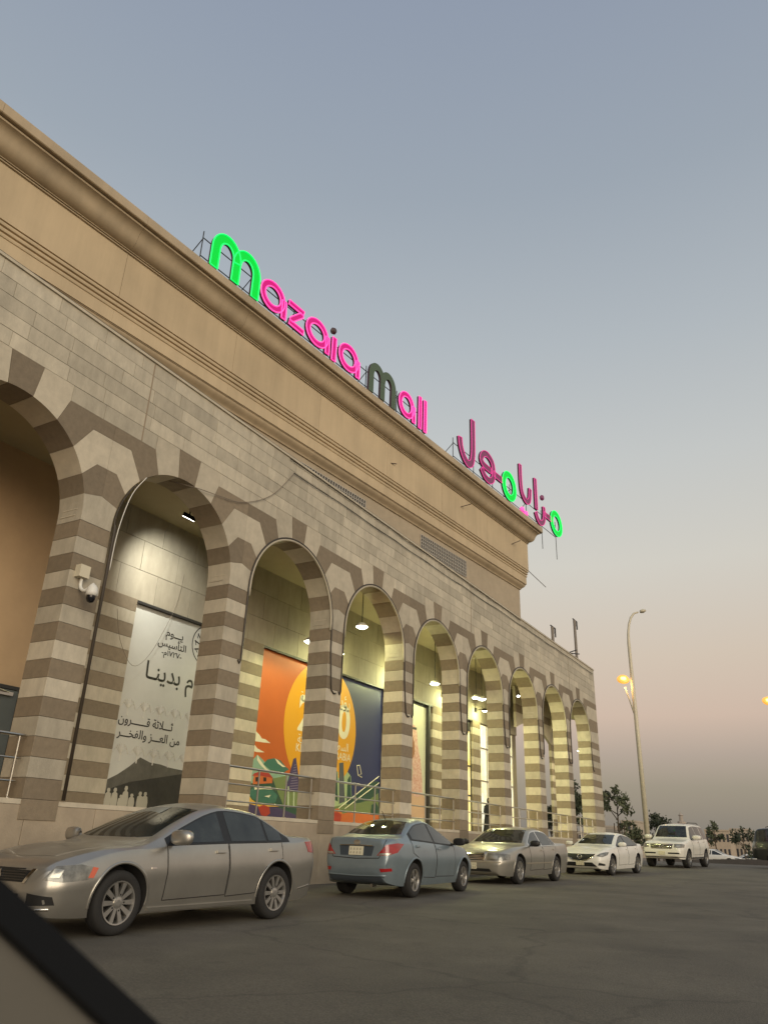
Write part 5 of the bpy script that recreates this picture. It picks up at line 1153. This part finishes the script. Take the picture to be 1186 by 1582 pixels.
# ------------------------------------------------------------------ trees
leafm = mat('leaf', (.085, .10, .048), .7, var=.5, scale=3, rnd=.15); leafd = mat('dark leaf', (.055, .070, .035), .75, var=.5, scale=3)
bark = mat('bark', (.10, .075, .05), .9, var=.3, scale=12)
def tree(X, Y, h, cr_, label, seed, stakes=False, n=900, lm=None, leaf=.16, base=.45, narrow=1):
    rnd = random.Random(seed); r = empty('tree', (X, Y, gz(Y)-.05), label=label, cat='tree', group='trees beyond the arcade')
    b = MB(); th_ = h*base; b.tube([(0, 0, 0), (.04, .02, th_*.6), (-.02, .05, th_), (.03, 0, h*.8)], [.10, .075, .06, .02], 8)
    tips = []
    for k in range(9):
        a = rnd.uniform(0, 6.28); z = rnd.uniform(th_*.8, h*.75); L = rnd.uniform(.5, 1)*cr_; e = Vector((math.cos(a)*L*narrow, math.sin(a)*L*narrow, min(z+rnd.uniform(.25, .9)*cr_, h*.95)))
        b.tube([(0, 0, z), tuple(e*.5+Vector((0, 0, z*.5+.05))), tuple(e)], [.04, .028, .012], 6); tips.append(e)
    b.build('trunk', bark, r, True)
    tips += [Vector((0, 0, h*.92)), Vector((rnd.uniform(-.3, .3), rnd.uniform(-.3, .3), h*.8))]
    v = []; f = []
    for k in range(n):
        t = rnd.choice(tips); q = t+Vector((rnd.gauss(0, .30), rnd.gauss(0, .30), rnd.gauss(0, .26)))*cr_*.62
        d = Vector((rnd.gauss(0, 1), rnd.gauss(0, 1), rnd.gauss(0, .7))).normalized(); e = d.orthogonal().normalized(); e.rotate(Matrix.Rotation(rnd.uniform(0, 6), 3, d)); w2 = d.cross(e); s_ = leaf*rnd.uniform(.6, 1.3); i = len(v)
        v += [q-e*s_, q+w2*s_*.5, q+e*s_, q-w2*s_*.5]; f.append((i, i+1, i+2, i+3))
    o = obj('crown', v, f, lm or leafm, parent=r)
    if stakes:
        for sx_ in (-.35, .4): b = MB(); b.tube([(sx_, .1, 0), (sx_*.9, .1, h*.48)], .035, 6); b.build('stake', bark, r)
        b = MB(); b.tube([(-.34, .1, h*.36), (.38, .1, h*.36)], .02, 6); b.build('stake_tie', bark, r)
def tat(px, py, Y): p = at(px, py, Y=Y); return p.x
tree(tat(956, 1290, 58), 58, 5.0, 1.1, 'young staked tree standing just right of the arcade corner', 2, True, 520, leaf=.16)
tree(tat(1013, 1290, 72), 72, 3.9, 1.15, 'dense dark bushy tree behind the street lamp', 4, False, 1500, leafd, .14, .25)
tree(tat(889, 1270, 54), 54, 5.0, .75, 'slim dark tree seen through the last arch', 6, False, 700, leafd, .17, .4, .5)
tree(tat(851, 1280, 60), 60, 3.6, .9, 'small tree seen through the second arch from the corner', 8, False, 600, leafd, .16)
tree(tat(1104, 1300, 95), 95, 4.6, .8, 'tall tree right of the white off road car', 9, False, 420, leafm, .17, .5)
tree(tat(1148, 1305, 105), 105, 4.2, 1.15, 'broad tree in front of the pale far wall', 11, False, 520, leafd, .17, .3)
tree(tat(975, 1300, 66), 66, 2.3, .9, 'low shrub like tree beside the young staked tree', 12, False, 500, leafm, .14, .3)

# ------------------------------------------------------------------ far buildings
def house(x0, x1, Y, h, dep, col, label, cols=4, rows=2, name='far_building', group='low pale buildings on the skyline'):
    xa, xb = sorted((tat(x0, 1305, Y), tat(x1, 1305, Y))); z0 = gz(Y)-.1
    r = empty(name, ((xa+xb)/2, Y, z0), label=label, cat='building', group=group)
    hw = (xb-xa)/2; m = mat(name, col, .85, var=.15, scale=1)
    b = MB(); b.box(-hw, hw, 0, dep, 0, h); b.build('wall', m, r)
    b = MB(); b.box(-hw-.1, hw+.1, -.1, dep+.1, h, h+.35); b.build('parapet', m, r)
    wm = bpy.data.materials.get('far window') or mat('far window', (.05, .05, .055), .2)
    for i in range(cols):
        for j in range(rows):
            cx_ = -hw+2*hw*(i+.5)/cols; cz_ = h*(j+.55)/rows; ww = hw/cols*.5; wh = h/rows*.26
            b = MB(); b.box(cx_-ww, cx_+ww, -.04, .02, cz_-wh, cz_+wh); b.build('window', wm, r)
cream_ = (.42, .36, .28)
house(905, 950, 150, 5.2, 8, (.40, .35, .29), 'low grey building with dark windows at the arcade corner', 6, 2)
house(962, 985, 190, 7.5, 8, cream_, 'pale building between the staked tree and the street lamp', 3, 3)
house(1020, 1075, 230, 5.0, 8, (.36, .31, .25), 'beige building hidden mostly behind the white off road car', 7, 2)
house(1090, 1128, 200, 6.2, 8, (.44, .36, .27), 'beige building left of the broad far tree', 6, 2)
house(1129, 1158, 210, 6.8, 8, (.40, .34, .27), 'tan building behind the broad far tree', 5, 2)
house(1160, 1215, 230, 6.0, 8, (.42, .36, .29), 'pale building at the right edge of the skyline', 5, 2)
house(985, 1012, 240, 5.5, 8, (.38, .34, .29), 'grey building behind the street lamp pole', 4, 2)
house(860, 900, 170, 4.6, 8, (.36, .32, .28), 'low building glimpsed through the last arches', 6, 2)
p = at(1052, 1270, Y=260); r = empty('minaret', (p.x, 260, gz(260)), label='small stepped tower top above the white off road car', cat='tower'); h = at(1052, 1254, Y=260).z-gz(260); sc = 260/85
b = MB(); b.lathe([(.55*sc/2.4, 0), (.5*sc/2.4, h*.72), (.95*sc/2.4, h*.74), (.95*sc/2.4, h*.78), (.45*sc/2.4, h*.80), (.42*sc/2.4, h*.9), (.6*sc/2.4, h*.92), (.2, h*.97), (0, h)], 10); b.build('shaft', mat('minaret stone', (.36, .31, .26), .85), r)
# white roadside sign cabin and barriers near the corner
p = at(944, 1286, Y=75); r = empty('cabin', (p.x, 75, gz(75)), label='small white panelled cabin beside the arcade corner', cat='cabin')
b = MB(); b.box(-1.0, 1.0, 0, 1.6, 0, 2.6); b.build('wall', mat('cabin wall', (.30, .27, .23), .8), r)
for k in range(4): b = MB(); b.box(-.93+.47*k, -.52+.47*k, -.05, .0, .7, 1.5); b.build('panel', M['white_p'], r)

# ------------------------------------------------------------------ edge of the car the photograph was taken from
def near(px, py, d):
    q = (cf*FPX+cr*(px-593)-cu*(py-791)); return Vector((0, 0, H))+q*(d/FPX)
r = empty('viewing_car', tuple(near(60, 1600, .62)), label='black rubber seal and grey trim of the viewing car at lower left', cat='car trim')
e0, e1 = near(-260, 1152, .60), near(330, 1697, .58); ax_ = (e1-e0).normalized(); nrm = (-cf).normalized(); dn = ax_.cross(nrm).normalized()
if dn.dot(cu) > 0: dn = -dn
def slab_(name, o0, o1, t0, t1, m):
    prof = [(o0, t0), (o0+.004, t1), (o1-.004, t1), (o1, t0)]
    v = [e+dn*a+nrm*q for e in (e0, e1) for a, q in prof]
    o = obj(name, v, [(0, 1, 5, 4), (1, 2, 6, 5), (2, 3, 7, 6), (3, 0, 4, 7), (0, 3, 2, 1), (4, 5, 6, 7)], m); sp_(o, r)
slab_('rubber_seal', 0, .014, -.02, .012, M['black'])
slab_('trim_panel', .014, .30, -.03, .004, mat('grey trim', (.155, .147, .128), .6, var=.1, scale=8))
